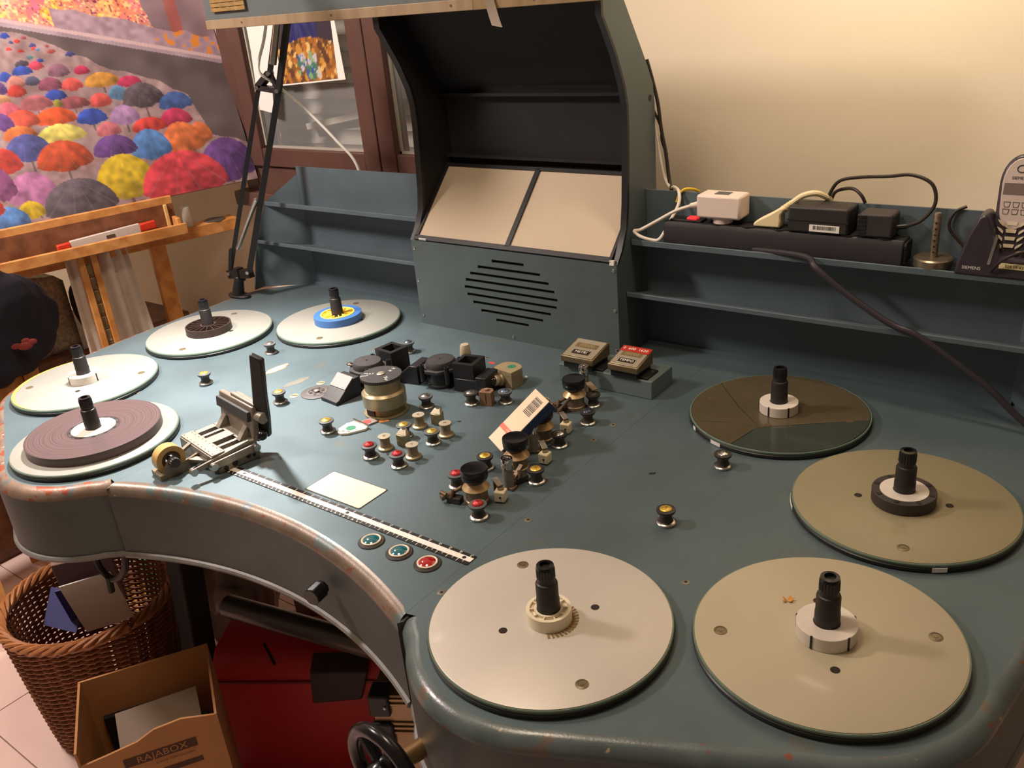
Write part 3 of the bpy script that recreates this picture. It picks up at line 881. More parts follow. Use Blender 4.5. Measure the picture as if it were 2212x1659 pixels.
# speaker panel with nine real slots
slots = [(-0.124, -0.044, 0.1660), (-0.162, -0.006, 0.1500), (-0.184, 0.013, 0.1340), (-0.198, 0.025, 0.1185), (-0.203, 0.031, 0.1025), (-0.198, 0.028, 0.0868), (-0.184, 0.013, 0.0710), (-0.165, -0.007, 0.0550), (-0.127, -0.044, 0.0392)]
pm = MB()
xa, xb = HX0 + 0.002, HX1 - 0.001
ya, yb = 1.341, 1.346
prev = 0.190
for (a, b, z) in slots:
    zt, zb = z + 0.0033, z - 0.0033
    pm.box(xa, xb, ya, yb, zt, prev)
    pm.box(xa, a, ya, yb, zb, zt)
    pm.box(b, xb, ya, yb, zb, zt)
    for q in range(3):
        e = 0.0033 * (1 - math.sin(R(30 * (q + 1) )))
    prev = zb
pm.box(xa, xb, ya, yb, 0.0, prev)
sp = hpart('speaker_panel', pm, PAINT, smooth=0, label='blue-grey front panel with a round grille of horizontal slots')
hpart('speaker_cloth', MB().box(-0.215, 0.043, 1.3475, 1.350, 0.025, 0.18), mat('speaker_cloth', (24, 23, 23), 0.9), sp)
for (x, z) in ((xa + 0.007, 0.172), (xb - 0.006, 0.178), (xa + 0.007, 0.10), (xb - 0.006, 0.10), (xa + 0.008, 0.02), (-0.085, 0.008), (xb - 0.006, 0.02)):
    s = hpart('screw', MB().lathe([(0.0035, 0), (0.0035, 0.001), (0.002, 0.0018), (0, 0.0018)], 12, Matrix(((1, 0, 0, x), (0, 0, -1, ya), (0, 1, 0, z), (0, 0, 0, 1)))), STEEL, sp)
# wide canopy board above, with pale wooden trim, reaching to the left over the trough
cb = hpart('canopy_board', MB().box(-0.845, 0.168, 1.309, 1.322, 0.652, 0.735), mat('canopy_grey_paint', (92, 100, 100), 0.5, var=0.06), label='grey board crossing over the hood and the trough')
hpart('canopy_trim', MB().box(-0.847, -0.08, 1.3055, 1.3225, 0.634, 0.653), wood('pale_beige_strip', (152, 130, 102), (136, 114, 88), (40, 40, 6)), cb, bevel=0.001)
hpart('canopy_trim', MB().box(-0.08, 0.169, 1.3055, 1.3225, 0.634, 0.653), wood('darker_beige_strip', (142, 118, 82), (126, 102, 68), (40, 40, 6)), cb, bevel=0.001)
for x in (-0.72, -0.44, -0.13, 0.05):
    hpart('nail', MB().lathe([(0.0024, 0), (0.0024, 0.0008)], 10, Matrix(((1, 0, 0, x), (0, 0, -1, 1.3055), (0, 1, 0, 0.644), (0, 0, 0, 1)))), TARN, cb)
hpart('bracket', MB().box(-0.34, -0.30, 1.322, 1.36, 0.66, 0.70).box(0.12, 0.165, 1.322, 1.36, 0.66, 0.70), PAINT, cb)
# woven strip and dangling tape on the board
wv = thing('woven_strip', 'tan woven straw strip hanging over the grey canopy board', 'mat', (-0.755, 1.300, 0.668))
STRAW = mat('tan_straw', (144, 114, 68), 0.8, var=0.2, vscale=60)
for q in range(9):
    MB().box(-0.058 + q * 0.0129, -0.0465 + q * 0.0129, 0.0035 + 0.001 * (q % 2), 0.006 + 0.001 * (q % 2), 0.0, 0.072).build('warp_band', STRAW, wv)
for q in range(8):
    MB().box(-0.058, 0.058, 0.0022, 0.0042, 0.001 + q * 0.009, 0.0085 + q * 0.009).build('weft_band', STRAW, wv)
MB().box(-0.058, 0.058, 0.002, 0.022, 0.0705, 0.073).build('fold', STRAW, wv)
tp = MB()
pts = [(-0.052, 1.3035, 0.70), (-0.046, 1.3030, 0.668), (-0.040, 1.302, 0.645), (-0.030, 1.298, 0.620), (-0.022, 1.294, 0.606)]
for (x, y, z) in pts:
    tp.v += [(x - 0.011, y, z + 0.002), (x + 0.011, y, z - 0.002), (x + 0.011, y + 0.0006, z - 0.002), (x - 0.011, y + 0.0006, z + 0.002)]
for i in range(len(pts) - 1):
    for j in range(4):
        tp.f.append((4 * i + j, 4 * i + (j + 1) % 4, 4 * i + 4 + (j + 1) % 4, 4 * i + 4 + j))
tp.f += [(0, 1, 2, 3), (16, 17, 18, 19)]
tag(tp.build('tape_strip', mat('grey_brown_tape', (120, 104, 84), 0.5)), 'torn grey-brown tape strip dangling from the canopy trim', 'tape')

# ------------------------------------------------------------------ desk lamp
lp = thing('desk_lamp', 'black spring-arm desk lamp bolted to the far corner of the table', 'lamp', (-0.930, 1.291, 0))
lo = (-0.930, 1.291, 0)
def lpart(nm, m, material=BLACK_PL, parent=lp, **kw):
    return rel(m, lo).build(nm, material, parent, **kw)
base = [(0.034 * math.cos(a) * (1.25 if math.cos(a) > 0 else 1) - 0.930, 0.019 * math.sin(a) + 1.291) for a in [2 * math.pi * k / 24 for k in range(24)]]
lpart('base', MB().prism(base, 0.0, 0.007), BLACK_PL, bevel=0.002)
lpart('post', MB().rod((-0.930, 1.291, 0.006), (-0.920, 1.297, 0.050), 0.016, 16, 0.0115))
jL, jR = Vector((-0.957, 1.300, 0.058)), Vector((-0.876, 1.300, 0.070))
tL, tR = Vector((-0.853, 1.420, 0.496)), Vector((-0.782, 1.420, 0.488))
lpart('yoke', MB().bar(jL + Vector((-0.004, 0, -0.004)), jR + Vector((0.006, 0, -0.004)), 0.016, 0.022).bar(Vector((-0.920, 1.299, 0.040)), Vector((-0.920, 1.299, 0.075)), 0.02, 0.018).bar(jL, jL + Vector((0.010, 0.010, 0.06)), 0.02, 0.008))
for p in (jL, jR, Vector((-0.922, 1.30, 0.05))):
    lpart('bolt', MB().rod(p + Vector((0.006, -0.012, 0)), p + Vector((-0.006, 0.012, 0)), 0.0045, 10), STEEL)
lpart('lower_arm', MB().bar(jL, tL, 0.011, 0.011))
lpart('lower_arm', MB().bar(jR, tR, 0.016, 0.014), label='thicker black channel arm')
lpart('spring', MB().rod(jL + (tL - jL) * 0.14 + Vector((0.015, 0, 0)), jR + (tR - jR) * 0.42 + Vector((-0.004, -0.012, 0)), 0.006, 10), STEEL)
e0 = Vector((-0.802, 1.420, 0.527))
lpart('elbow_bracket', MB().bar(tL, tR, 0.018, 0.012).bar(tL, e0, 0.018, 0.014).bar(tR, e0, 0.008, 0.010))
for p in (tL, tR, e0):
    lpart('bolt', MB().rod(p + Vector((0.006, -0.012, 0)), p + Vector((-0.006, 0.012, 0)), 0.005, 10), STEEL)
u0, u1 = e0, Vector((-0.690, 1.470, 0.86))
v0, v1 = tR, Vector((-0.655, 1.468, 0.85))
lpart('upper_arm', MB().bar(u0, u1, 0.010, 0.010))
lpart('upper_arm', MB().bar(v0, v1, 0.012, 0.012))
lpart('spring', MB().rod(u0 + (u1 - u0) * 0.06 + Vector((0.014, -0.006, 0)), u0 + (u1 - u0) * 0.5 + Vector((0.010, -0.006, 0)), 0.0085, 12), STEEL)
hdp = Vector(DESK_LAMP)
ax = (Vector(DESK_AIM) - hdp).normalized()
hc = hdp - ax * 0.02
lpart('fore_arm', MB().bar((u1 + v1) / 2, hc - ax * 0.085, 0.014, 0.014))
M = Matrix.Translation(hc) @ ax.to_track_quat('Z', 'Y').to_matrix().to_4x4()
shd = lpart('lamp_shade', MB().lathe([(0.022, -0.085), (0.030, -0.080), (0.034, -0.050), (0.060, -0.010), (0.078, 0.040), (0.076, 0.040), (0.058, -0.010), (0.031, -0.050), (0.028, -0.078), (0.0, -0.080)], 36, M), BLACK_PL)
lpart('bulb', MB().sphere((0, 0, -0.035), 0.022, 16, 10, (1, 1, 1.2), M), mat('warm_bulb', (255, 236, 205), 0.4, emit=6.0), shd)
dl = light('desk_lamp_light', 'SPOT', tuple(hdp), 104, (1.0, 0.92, 0.86), DESK_AIM, spot_size=R(92), spot_blend=1.0, shadow_soft_size=0.035)
# lamp cord
tag(MB().tube([(-0.775, 1.425, 0.66), (-0.795, 1.415, 0.60), (-0.815, 1.405, 0.555), (-0.812, 1.40, 0.53), (-0.80, 1.43, 0.50), (-0.76, 1.47, 0.44), (-0.70, 1.50, 0.36), (-0.665, 1.52, 0.30), (-0.66, 1.53, 0.20)], 0.0035, 8).build('lamp_cord', PAPER), 'white lamp cord slanting down from the lamp elbow behind the trough', 'cord')

# ------------------------------------------------------------------ right shelf: power strip and plugs
ps = thing('power_strip', 'black power strip with lit red switch on the shelf', 'power strip', (0.435, 1.424, 0.2205))
ST = mat('strip_black', (40, 37, 40), 0.5, var=0.1, vscale=40)
pr_ = [(-0.0215, 0), (0.0215, 0), (0.0215, 0.030), (0.017, 0.040), (-0.017, 0.040), (-0.0215, 0.030)]
MB().prism(pr_, -0.205, 0.205, Matrix(((0, 0, 1, 0), (1, 0, 0, 0), (0, 1, 0, 0), (0, 0, 0, 1)))).build('body', ST, ps, bevel=0.002)
MB().prism([(-0.018, 0.004), (0.018, 0.004), (0.018, 0.032), (0.014, 0.036), (-0.014, 0.036), (-0.018, 0.032)], 0.205, 0.2085, Matrix(((0, 0, 1, 0), (1, 0, 0, 0), (0, 1, 0, 0), (0, 0, 0, 1)))).build('end_cap', BLACK, ps)
MB().box(-0.196, -0.135, -0.013, 0.013, 0.040, 0.043).build('switch_plate', BLACK_PL, ps, bevel=0.001)
MB().box(-0.164, -0.146, -0.010, 0.006, 0.043, 0.047).build('rocker_switch', mat('lit_red_switch', (240, 46, 48), 0.3, emit=0.8), ps, bevel=0.001, label='red glowing rocker switch')
for q in range(6):
    MB().lathe([(0.019, 0.0395), (0.019, 0.0415), (0.0165, 0.0415), (0.0165, 0.0395)], 24, None, (-0.105 + q * 0.056, 0, 0), False).build('socket', BLACK_PL, ps)
def adapter(label, loc, sx, sy, sz, material, foot, rz=0.0, rx=0.0, name='power_adapter'):
    t = thing(name, label, 'adapter', loc, rz)
    if foot:
        MB().lathe([(0.017, 0), (0.017, 0.010)], 20).build('plug_foot', material, t)
    h = 0.010 if foot else 0
    b = MB().box(-sx / 2, sx / 2, -sy / 2, sy / 2, h, h + sz, RX(rx)).build('housing', material, t, bevel=0.004)
    return t, h
t, h = adapter('white cube power adapter plugged into the power strip', (0.335, 1.424, 0.262), 0.080, 0.044, 0.040, mat('white_plastic', (224, 206, 196), 0.45), True)
MB().box(-0.012, 0.014, -0.010, 0.010, 0.0502, 0.0506).build('label_sticker', GREY_PL, t)
WCORD = mat('white_cord', (222, 212, 200), 0.5)
rel(MB().rod((0.298, 1.418, 0.293), (0.278, 1.414, 0.289), 0.006, 10, 0.004), (0.335, 1.424, 0.262)).build('strain_relief', WCORD, t)
rel(MB().tube([(0.280, 1.414, 0.289), (0.252, 1.408, 0.279), (0.215, 1.402, 0.258), (0.188, 1.397, 0.243), (0.176, 1.393, 0.240), (0.188, 1.392, 0.232), (0.208, 1.396, 0.226), (0.224, 1.40, 0.228), (0.236, 1.415, 0.255), (0.244, 1.437, 0.285), (0.238, 1.449, 0.304), (0.222, 1.462, 0.308), (0.205, 1.480, 0.302), (0.186, 1.497, 0.315), (0.176, 1.499, 0.349), (0.170, 1.500, 0.387), (0.160, 1.502, 0.43)], 0.003, 8), (0.335, 1.424, 0.262)).build('cord', WCORD, t)
t = thing('mains_plug', 'cream angled mains plug in the power strip beside the white adapter', 'plug', (0.418, 1.424, 0.262))
CP = mat('cream_plug', (228, 212, 172), 0.45)
pf = [(-0.024, 0), (0.023, 0), (0.024, 0.012), (0.024, 0.022), (0.030, 0.032), (0.024, 0.036), (0.006, 0.024), (-0.014, 0.013), (-0.023, 0.006)]
MB().prism(pf, -0.012, 0.012, Matrix(((1, 0, 0, 0), (0, 0, -1, 0), (0, 1, 0, 0), (0, 0, 0, 1)))).build('plug_body', CP, t, bevel=0.003)
for q in range(4):
    MB().rod((0.024 + q * 0.004, 0, 0.029 + q * 0.0035), (0.026 + q * 0.004, 0, 0.0307 + q * 0.0035), 0.0068 - q * 0.0004, 12).build('strain_rib', CP, t)
MB().tube([(0.026, 0, 0.031), (0.040, 0.002, 0.043), (0.054, 0.006, 0.053), (0.070, 0.014, 0.056), (0.082, 0.024, 0.050), (0.090, 0.036, 0.036), (0.094, 0.045, -0.02)], 0.0048, 10).build('cord', CP, t)
KC = mat('black_cord', (44, 36, 30), 0.5)
t, h = adapter('large black laptop power adapter with barcode sticker on the power strip', (0.506, 1.428, 0.261), 0.098, 0.050, 0.043, mat('adapter_black', (44, 41, 40), 0.5, var=0.08), False)
MB().box(-0.050, 0.050, -0.026, -0.0245, 0.020, 0.0212).build('seam', MARK_K, t)
MB().box(-0.012, 0.036, -0.0262, -0.0252, 0.004, 0.015).build('barcode_sticker', MARK_W, t)
m = MB()
rnd = random.Random(2)
for q in range(22):
    x = -0.006 + q * 0.0017
    m.box(x, x + 0.0005 + 0.0006 * rnd.random(), -0.0265, -0.0261, 0.0075, 0.0135)
m.build('barcode', MARK_K, t)
MB().tube([(-0.002, 0.025, 0.030), (-0.004, 0.045, 0.030), (0.004, 0.040, 0.052), (0.022, 0.030, 0.062), (0.042, 0.016, 0.066), (0.056, 0.010, 0.058), (0.062, 0.012, 0.046)], 0.0028, 8).build('cord', KC, t)
t, h = adapter('small ribbed black plug adapter at the end of the power strip', (0.596, 1.424, 0.262), 0.052, 0.040, 0.038, mat('adapter_grey_black', (48, 44, 44), 0.55, var=0.08), False)
for q in range(5):
    MB().box(-0.0275, -0.014, -0.0215, 0.0215, 0.006 + q * 0.0062, 0.0095 + q * 0.0062).build('rib', BLACK_PL, t)
MB().rod((0.024, 0, 0.014), (0.040, 0.004, 0.016), 0.004, 10).build('strain_relief', BLACK_PL, t)
MB().tube([(0.040, 0.004, 0.016), (0.060, 0.012, 0.026), (0.074, 0.020, 0.050), (0.066, 0.024, 0.078), (0.036, 0.026, 0.090), (0.0, 0.027, 0.086), (-0.045, 0.028, 0.082), (-0.075, 0.028, 0.074), (-0.090, 0.030, 0.050), (-0.100, 0.036, 0.020)], 0.0028, 8).build('cord', KC, t)
# thick dark cable running down across the right table
tag(MB().tube([(0.40, 1.405, 0.2235), (0.47, 1.394, 0.2262), (0.503, 1.386, 0.224), (0.52, 1.372, 0.213), (0.575, 1.370, 0.175), (0.64, 1.366, 0.140), (0.68, 1.364, 0.128), (0.74, 1.362, 0.094), (0.79, 1.360, 0.062), (0.835, 1.356, 0.025), (0.87, 1.350, 0.006), (0.92, 1.345, 0.0055)], 0.0052, 10).build('power_cable', mat('dark_cable', (50, 46, 52), 0.35)), 'thick dark power cable sagging from the shelf edge down to the table', 'cable')
# hanging cables beside the hood
tag(MB().tube([(0.150, 1.502, 0.525), (0.162, 1.500, 0.489), (0.172, 1.500, 0.449), (0.179, 1.498, 0.404), (0.188, 1.497, 0.362), (0.195, 1.494, 0.32), (0.203, 1.486, 0.300), (0.212, 1.472, 0.298), (0.216, 1.470, 0.20)], 0.0034, 8).tube([(0.160, 1.502, 0.44), (0.177, 1.500, 0.408), (0.179, 1.500, 0.383), (0.190, 1.498, 0.358)], 0.0026, 8).build('hood_cable', KC), 'dark twin cable hanging down beside the hood wall', 'cable')
tag(MB().tube([(0.236, 1.445, 0.285), (0.240, 1.449, 0.300), (0.250, 1.452, 0.308), (0.262, 1.462, 0.306), (0.268, 1.472, 0.30)], 0.0026, 8).build('yellow_wire', mat('yellow_wire', (216, 178, 40), 0.45)), 'short yellow wire looped over the shelf back plate', 'wire')
# metal spindle stand
t = thing('spindle_stand', 'small metal stand with perforated upright rod on the shelf by the telephone', 'stand', (0.680, 1.424, 0.2205))
MB().lathe([(0.0, 0), (0.027, 0), (0.0285, 0.002), (0.0285, 0.013), (0.026, 0.015), (0.0, 0.015)], 32).build('base', mat('dull_steel_disc', (150, 138, 118), 0.35, metal=0.85), t)
MB().lathe([(0.0035, 0), (0.0035, 0.001)], 10, frame((0.010, -0.0268, 0.008), (1, 0.36, 0), (0, 0, 1))).build('screw', TARN, t)
MB().lathe([(0.0055, 0.015), (0.0055, 0.081), (0.0045, 0.083)], 14).build('rod', mat('mottled_rod', (128, 112, 94), 0.45, metal=0.6, var=0.35, vscale=300), t)
for q in range(6):
    MB().box(-0.0012, 0.0012, -0.0060, -0.0052, 0.022 + q * 0.009, 0.0245 + q * 0.009).build('hole', MARK_K, t)

# ------------------------------------------------------------------ cordless telephone on its charging stand
PHB = mat('phone_dark', (56, 48, 58), 0.35, var=0.05)
ph = thing('phone_charger', 'dark charging cradle of the cordless telephone on the shelf', 'charger', (0.765, 1.418, 0.2205))
prof_c = [(-0.050, 0.0), (0.060, 0.0), (0.060, 0.024), (0.040, 0.030), (0.010, 0.032), (-0.006, 0.076), (-0.014, 0.092), (-0.024, 0.090), (-0.036, 0.060), (-0.046, 0.022)]
MB().prism(prof_c, -0.022, 0.024, Matrix(((1, 0, 0, 0), (0, 0, -1, 0), (0, 1, 0, 0), (0, 0, 0, 1)))).build('cradle', PHB, ph, bevel=0.004)
MB().add([(-0.006, -0.0246, 0.020), (-0.002, -0.0246, 0.020), (0.004, -0.0246, 0.060), (0.001, -0.0246, 0.066), (-0.006, -0.0236, 0.020), (-0.002, -0.0236, 0.020), (0.004, -0.0236, 0.060), (0.001, -0.0236, 0.066)], [(0, 1, 2, 3), (7, 6, 5, 4), (0, 4, 5, 1), (1, 5, 6, 2), (2, 6, 7, 3), (3, 7, 4, 0)]).build('glossy_corner', CHROME, ph)
text_part('brand_lettering', 'SIEMENS', 0.0068, TR(-0.026, -0.02425, 0.0125) @ RX(math.pi / 2), MARK_W, ph)
MB().box(0.010, 0.050, -0.0252, -0.0242, 0.016, 0.024).build('number_sticker', mat('cream_sticker', (222, 208, 160), 0.6), ph)
text_part('sticker_writing', '924 19 434', 0.006, TR(0.031, -0.0254, 0.0197) @ RX(math.pi / 2) @ RZ(-0.05), MARK_K, ph)
MB().tube([(-0.030, 0.022, 0.015), (-0.05, 0.028, 0.03), (-0.072, 0.028, 0.055), (-0.068, 0.030, 0.078), (-0.052, 0.034, 0.088)], 0.0024, 8).build('cord', KC, ph)
MB().tube([(0.0, -0.0265, 0.010), (0.012, -0.034, 0.028), (0.030, -0.036, 0.042), (0.055, -0.034, 0.052), (0.075, -0.03, 0.060)], 0.0022, 8).build('front_cord', KC, ph)
hs = thing('cordless_handset', 'silver and dark cordless telephone handset with leaf-shaped keys at the right edge', 'telephone', (0.781, 1.410, 0.236))
tilt = RX(R(-14))
hp = []
for a in np.linspace(0, math.pi, 13):
    hp.append((0.026 * math.cos(a), 0.118 + 0.040 * math.sin(a)))
outl = [(0.022, 0.0), (0.024, 0.05)] + hp + [(-0.024, 0.05), (-0.022, 0.0)]
Mh = tilt @ Matrix(((1, 0, 0, 0), (0, 0, 1, 0), (0, 1, 0, 0), (0, 0, 0, 1)))
MB().prism(outl, -0.006, 0.016, Mh).build('shell', PHB, hs, bevel=0.004)
face = [(0.020 * math.cos(a), 0.082 + 0.030 * math.sin(a)) for a in np.linspace(math.pi, 2 * math.pi, 13)] + [(0.022 * math.cos(a), 0.116 + 0.036 * math.sin(a)) for a in np.linspace(0, math.pi, 13)]
MB().prism(face, -0.0078, -0.0055, Mh).build('face_plate', mat('silver_face', (206, 190, 184), 0.35, metal=0.3), hs, bevel=0.0008)
MB().box(-0.019, 0.019, 0.101, 0.117, -0.0084, -0.0076, Mh).build('display', mat('grey_display', (110, 98, 92), 0.25), hs)
KEY = mat('pale_key', (206, 194, 168), 0.4)
text_part('brand_lettering', 'SIEMENS', 0.006, Mh @ TR(0, 0.124, -0.0082) @ RX(math.pi) @ Matrix.Scale(-1, 4, (0, 1, 0)) if False else tilt @ TR(0, -0.0083, 0.124) @ RX(math.pi / 2), MARK_K, hs)
MB().tube([tuple(tilt @ Vector((0.006 * math.cos(a), -0.0080, 0.137 + 0.005 * math.sin(a)))) for a in [2 * math.pi * k / 16 for k in range(16)]], 0.0007, 6, 1, True).build('earpiece', MARK_K, hs)
for r, z in enumerate((0.087, 0.077)):
    for c_ in (-1, 0, 1):
        MB().tube([tuple(tilt @ Vector((c_ * 0.0115 + dx * 0.0042, -0.0080, z - abs(c_) * 0.000 + dz * 0.0035))) for dx, dz in ((-1, 1), (1, 1), (0.7, -1), (-0.7, -1))], 0.0005, 6, 1, True).build('soft_key', MARK_K, hs)
for r in range(5):
    z = 0.060 - r * 0.0105
    w_ = 0.0165 - r * 0.0006
    for c_ in (-1, 1):
        if r < 5:
            lf = [(c_ * (w_ - 0.006), -0.004), (c_ * (w_ - 0.0005), 0.0005), (c_ * (w_ + 0.003), 0.0055), (c_ * (w_ - 0.002), 0.0035), (c_ * (w_ - 0.006), 0.000)]
            MB().prism([(x, zz + z) for x, zz in lf], -0.0085, -0.006, Mh).build('key', KEY, hs)
    if r < 4:
        MB().prism([(-0.006, z - 0.002), (0.006, z - 0.002), (0.007, z + 0.003), (-0.007, z + 0.003)], -0.0085, -0.006, Mh).build('key', KEY, hs)

# ------------------------------------------------------------------ guide rollers
def roller_proto(cap_mat, cap_h=0.0, name='guide_roller', ring_mat=None):
    t = bpy.data.objects.new(name, None)
    t.empty_display_size = 0.01
    C.objects.link(t)
    MB().lathe([(0.0128, 0), (0.0135, 0.001), (0.0135, 0.0032), (0.0120, 0.0046), (0.0095, 0.0050)], 28).build('base_flange', STEEL, t)
    MB().lathe([(0.0100, 0.0046), (0.0086, 0.0075), (0.0080, 0.0105), (0.0084, 0.0140), (0.0100, 0.0170)], 28).build('waist', WAIST, t)
    MB().lathe([(0.0100, 0.0166), (0.0122, 0.0185), (0.0130, 0.0205), (0.0128, 0.0222), (0.0105, 0.0228)], 28).build('top_flange', ring_mat or GREY_PL, t)
    c = MB().lathe([(0.0082, 0.0226), (0.0082, 0.0234), (0.0070, 0.0243 + cap_h * 0.5), (0.0025, 0.0254 + cap_h), (0.0025, 0.0262 + cap_h), (0.0, 0.0262 + cap_h)], 28).build('cap', cap_mat, t)
    MB().box(-0.0019, 0.0019, -0.0003, 0.0003, 0.0262 + cap_h, 0.0264 + cap_h).build('screw_slot', MARK_K, c)
    return t
DKG = mat('dark_flange', (48, 46, 45), 0.45)
protos = {'silver': roller_proto(SILV), 'gold': roller_proto(GOLD), 'red': roller_proto(REDA, 0.002), 'blue': roller_proto(BLUEA, 0.001), 'dblue': roller_proto(mat('navy_cap', (52, 60, 72), 0.3, metal=0.4), 0.001, ring_mat=DKG), 'dsilver': roller_proto(SILV, 0, ring_mat=DKG), 'dgold': roller_proto(GOLD, 0, ring_mat=DKG), 'dark': roller_proto(mat('dark_cap', (58, 52, 48), 0.4), 0, ring_mat=DKG)}
used = set()
def put(kind, x, y, label, group='guide rollers on the table'):
    t = protos[kind] if kind not in used else copy_tree(protos[kind])
    used.add(kind)
    t.location = (x, y, 0)
    t.rotation_euler = (0, 0, (x * 37 + y * 91) % 3.0)
    tag(t, label, 'roller', group)
put('silver', -0.525, 1.065, 'silver-capped guide roller near the tip of the black splicer lever')
put('gold', -0.520, 0.896, 'gold-capped guide roller standing alone between film roll and splicer jaw')
put('gold', -0.305, 0.906, 'gold-capped guide roller just right of the splicer lever foot')
put('gold', -0.131, 0.865, 'gold-capped guide roller left of the white lever with green dot')
put('blue', -0.248, 1.198, 'blue-grey-capped guide roller behind the labelled black prism unit')
put('silver', -0.039, 1.017, 'silver-capped guide roller right of the brass drum')
put('dsilver', 0.026, 1.064, 'silver-capped guide roller left of the small brown block')
put('blue', 0.078, 1.096, 'blue-grey-capped guide roller right of the small brown block')
put('gold', 0.003, 0.915, 'gold-capped roller behind the slotted beige head, left one of the bobbin cluster')
put('gold', 0.062, 0.919, 'gold-capped roller in front of the rightmost beige bobbin')
put('red', 0.002, 0.835, 'red-capped roller at the left front of the bobbin cluster')
put('red', 0.064, 0.835, 'red-capped roller at the front of the bobbin cluster')
put('red', 0.186, 0.832, 'red-capped roller tucked left of the nearest black drive knob')
put('red', 0.267, 0.782, 'red-capped roller in front of the nearest black drive knob')
put('dgold', 0.191, 0.895, 'gold-capped roller behind the nearest black drive knob')
put('dgold', 0.283, 0.899, 'gold-capped roller right of the nearest chromed post')
put('dsilver', 0.252, 1.007, 'silver-capped roller right of the leaning carton')
put('dblue', 0.250, 1.094, 'navy-capped roller in front of the knob by the counters')
put('dsilver', 0.501, 1.065, 'silver-capped roller in front of the cracked glass plate')
put('dgold', 0.498, 0.894, 'gold-capped roller standing alone behind the front pale plate')
put('dark', 0.223, 1.154, 'all dark roller with metal arm beside the knob by the counters')

# beige bobbins
bob = bpy.data.objects.new('bobbin', None)
C.objects.link(bob)
MB().lathe([(0.0128, 0), (0.0135, 0.001), (0.0130, 0.0035), (0.0105, 0.0050)], 28).build('base_flange', BRASS, bob)
MB().lathe([(0.0095, 0.004), (0.0082, 0.008), (0.0080, 0.014), (0.0086, 0.0215)], 28).build('drum', mat('sooty_beige', (150, 134, 106), 0.5, metal=0.3, var=0.12, vscale=100), bob)
cp = MB().lathe([(0.0088, 0.0213), (0.0104, 0.0222), (0.0104, 0.0236), (0.0030, 0.0238), (0.0028, 0.0234), (0.0, 0.0234)], 28).build('cap', BEIGE_M, bob)
MB().box(-0.0026, 0.0026, -0.0004, 0.0004, 0.0234, 0.0240).build('screw_slot', TARN, cp)
for i, (x, y, l) in enumerate(((0.002, 0.953, 'beige flat-topped bobbin right of the brass drum foot'), (0.064, 0.950, 'beige flat-topped bobbin at the right end of the cluster'), (0.004, 0.868, 'beige flat-topped bobbin behind the left red roller'), (0.065, 0.868, 'beige flat-topped bobbin behind the front red roller'))):
    b = bob if i == 0 else copy_tree(bob)
    b.location = (x, y, 0)
    b.rotation_euler = (0, 0, i * 0.8)
    tag(b, l, 'bobbin', 'beige bobbins')
# small sound heads
hd_ = bpy.data.objects.new('sound_head', None)
C.objects.link(hd_)
MB().prism([(-0.010, -0.006), (0.002, -0.009), (0.010, -0.006), (0.009, 0.008), (-0.008, 0.009)], 0, 0.020).build('block', BRASS, hd_, bevel=0.001)
MB().add([(-0.010, -0.006, 0.020), (0.010, -0.006, 0.020), (0.008, 0.008, 0.020), (-0.008, 0.008, 0.020), (-0.005, 0.001, 0.027), (0.006, 0.001, 0.027), (0.005, 0.007, 0.027), (-0.004, 0.007, 0.027)], [(0, 3, 2, 1), (4, 5, 6, 7), (0, 1, 5, 4), (1, 2, 6, 5), (2, 3, 7, 6), (3, 0, 4, 7)]).build('sloped_top', BEIGE_M, hd_, bevel=0.0006)
MB().lathe([(0.0032, 0.027), (0.0032, 0.029), (0.0018, 0.029), (0.0016, 0.0275), (0, 0.0275)], 14, None, (0.0005, 0.004, 0)).build('screw', STEEL, hd_)
for i, (x, y, l) in enumerate(((0.021, 0.978, 'slotted beige sound head at the back of the bobbin cluster'), (0.021, 0.893, 'slotted beige sound head in the middle of the bobbin cluster'))):
    b = hd_ if i == 0 else copy_tree(hd_)
    b.location = (x, y, 0)
    b.rotation_euler = (0, 0, 0.25)
    tag(b, l, 'sound head', 'small sound heads')

# ------------------------------------------------------------------ black drive knobs on metal cones
kb_ = bpy.data.objects.new('drive_knob', None)
C.objects.link(kb_)
MB().lathe([(0.0175, 0), (0.0175, 0.006), (0.0160, 0.007), (0.0160, 0.024), (0.0195, 0.0245)], 32).build('drum', mat('scuffed_drum', (142, 122, 98), 0.4, metal=0.5, var=0.2, vscale=60), kb_)
MB().lathe([(0.0198, 0.0243), (0.0202, 0.0252), (0.0120, 0.0345), (0.0110, 0.0345)], 32).build('cone', mat('tan_cone', (190, 164, 124), 0.38, metal=0.5), kb_)
MB().lathe([(0.0120, 0.0330), (0.0135, 0.0355), (0.0180, 0.0390), (0.0194, 0.0415), (0.0195, 0.0462), (0.0190, 0.0468), (0.0196, 0.0475), (0.0197, 0.0540), (0.0190, 0.0556), (0.0180, 0.0553), (0.0, 0.0550)], 40).build('knob_cap', BLACK_GL, kb_)
for i, (x, y, l) in enumerate(((0.239, 0.814, 'black drive knob on a tan cone, nearest of the row'), (0.236, 0.916, 'black drive knob on a tan cone in front of the leaning carton'), (0.216, 1.012, 'black drive knob on a tan cone half hidden behind the leaning carton'), (0.199, 1.134, 'dusty black drive knob on a tan cone next to the counters'))):
    b = kb_ if i == 0 else copy_tree(kb_)
    b.location = (x, y, 0)
    tag(b, l, 'knob', 'drive knobs')
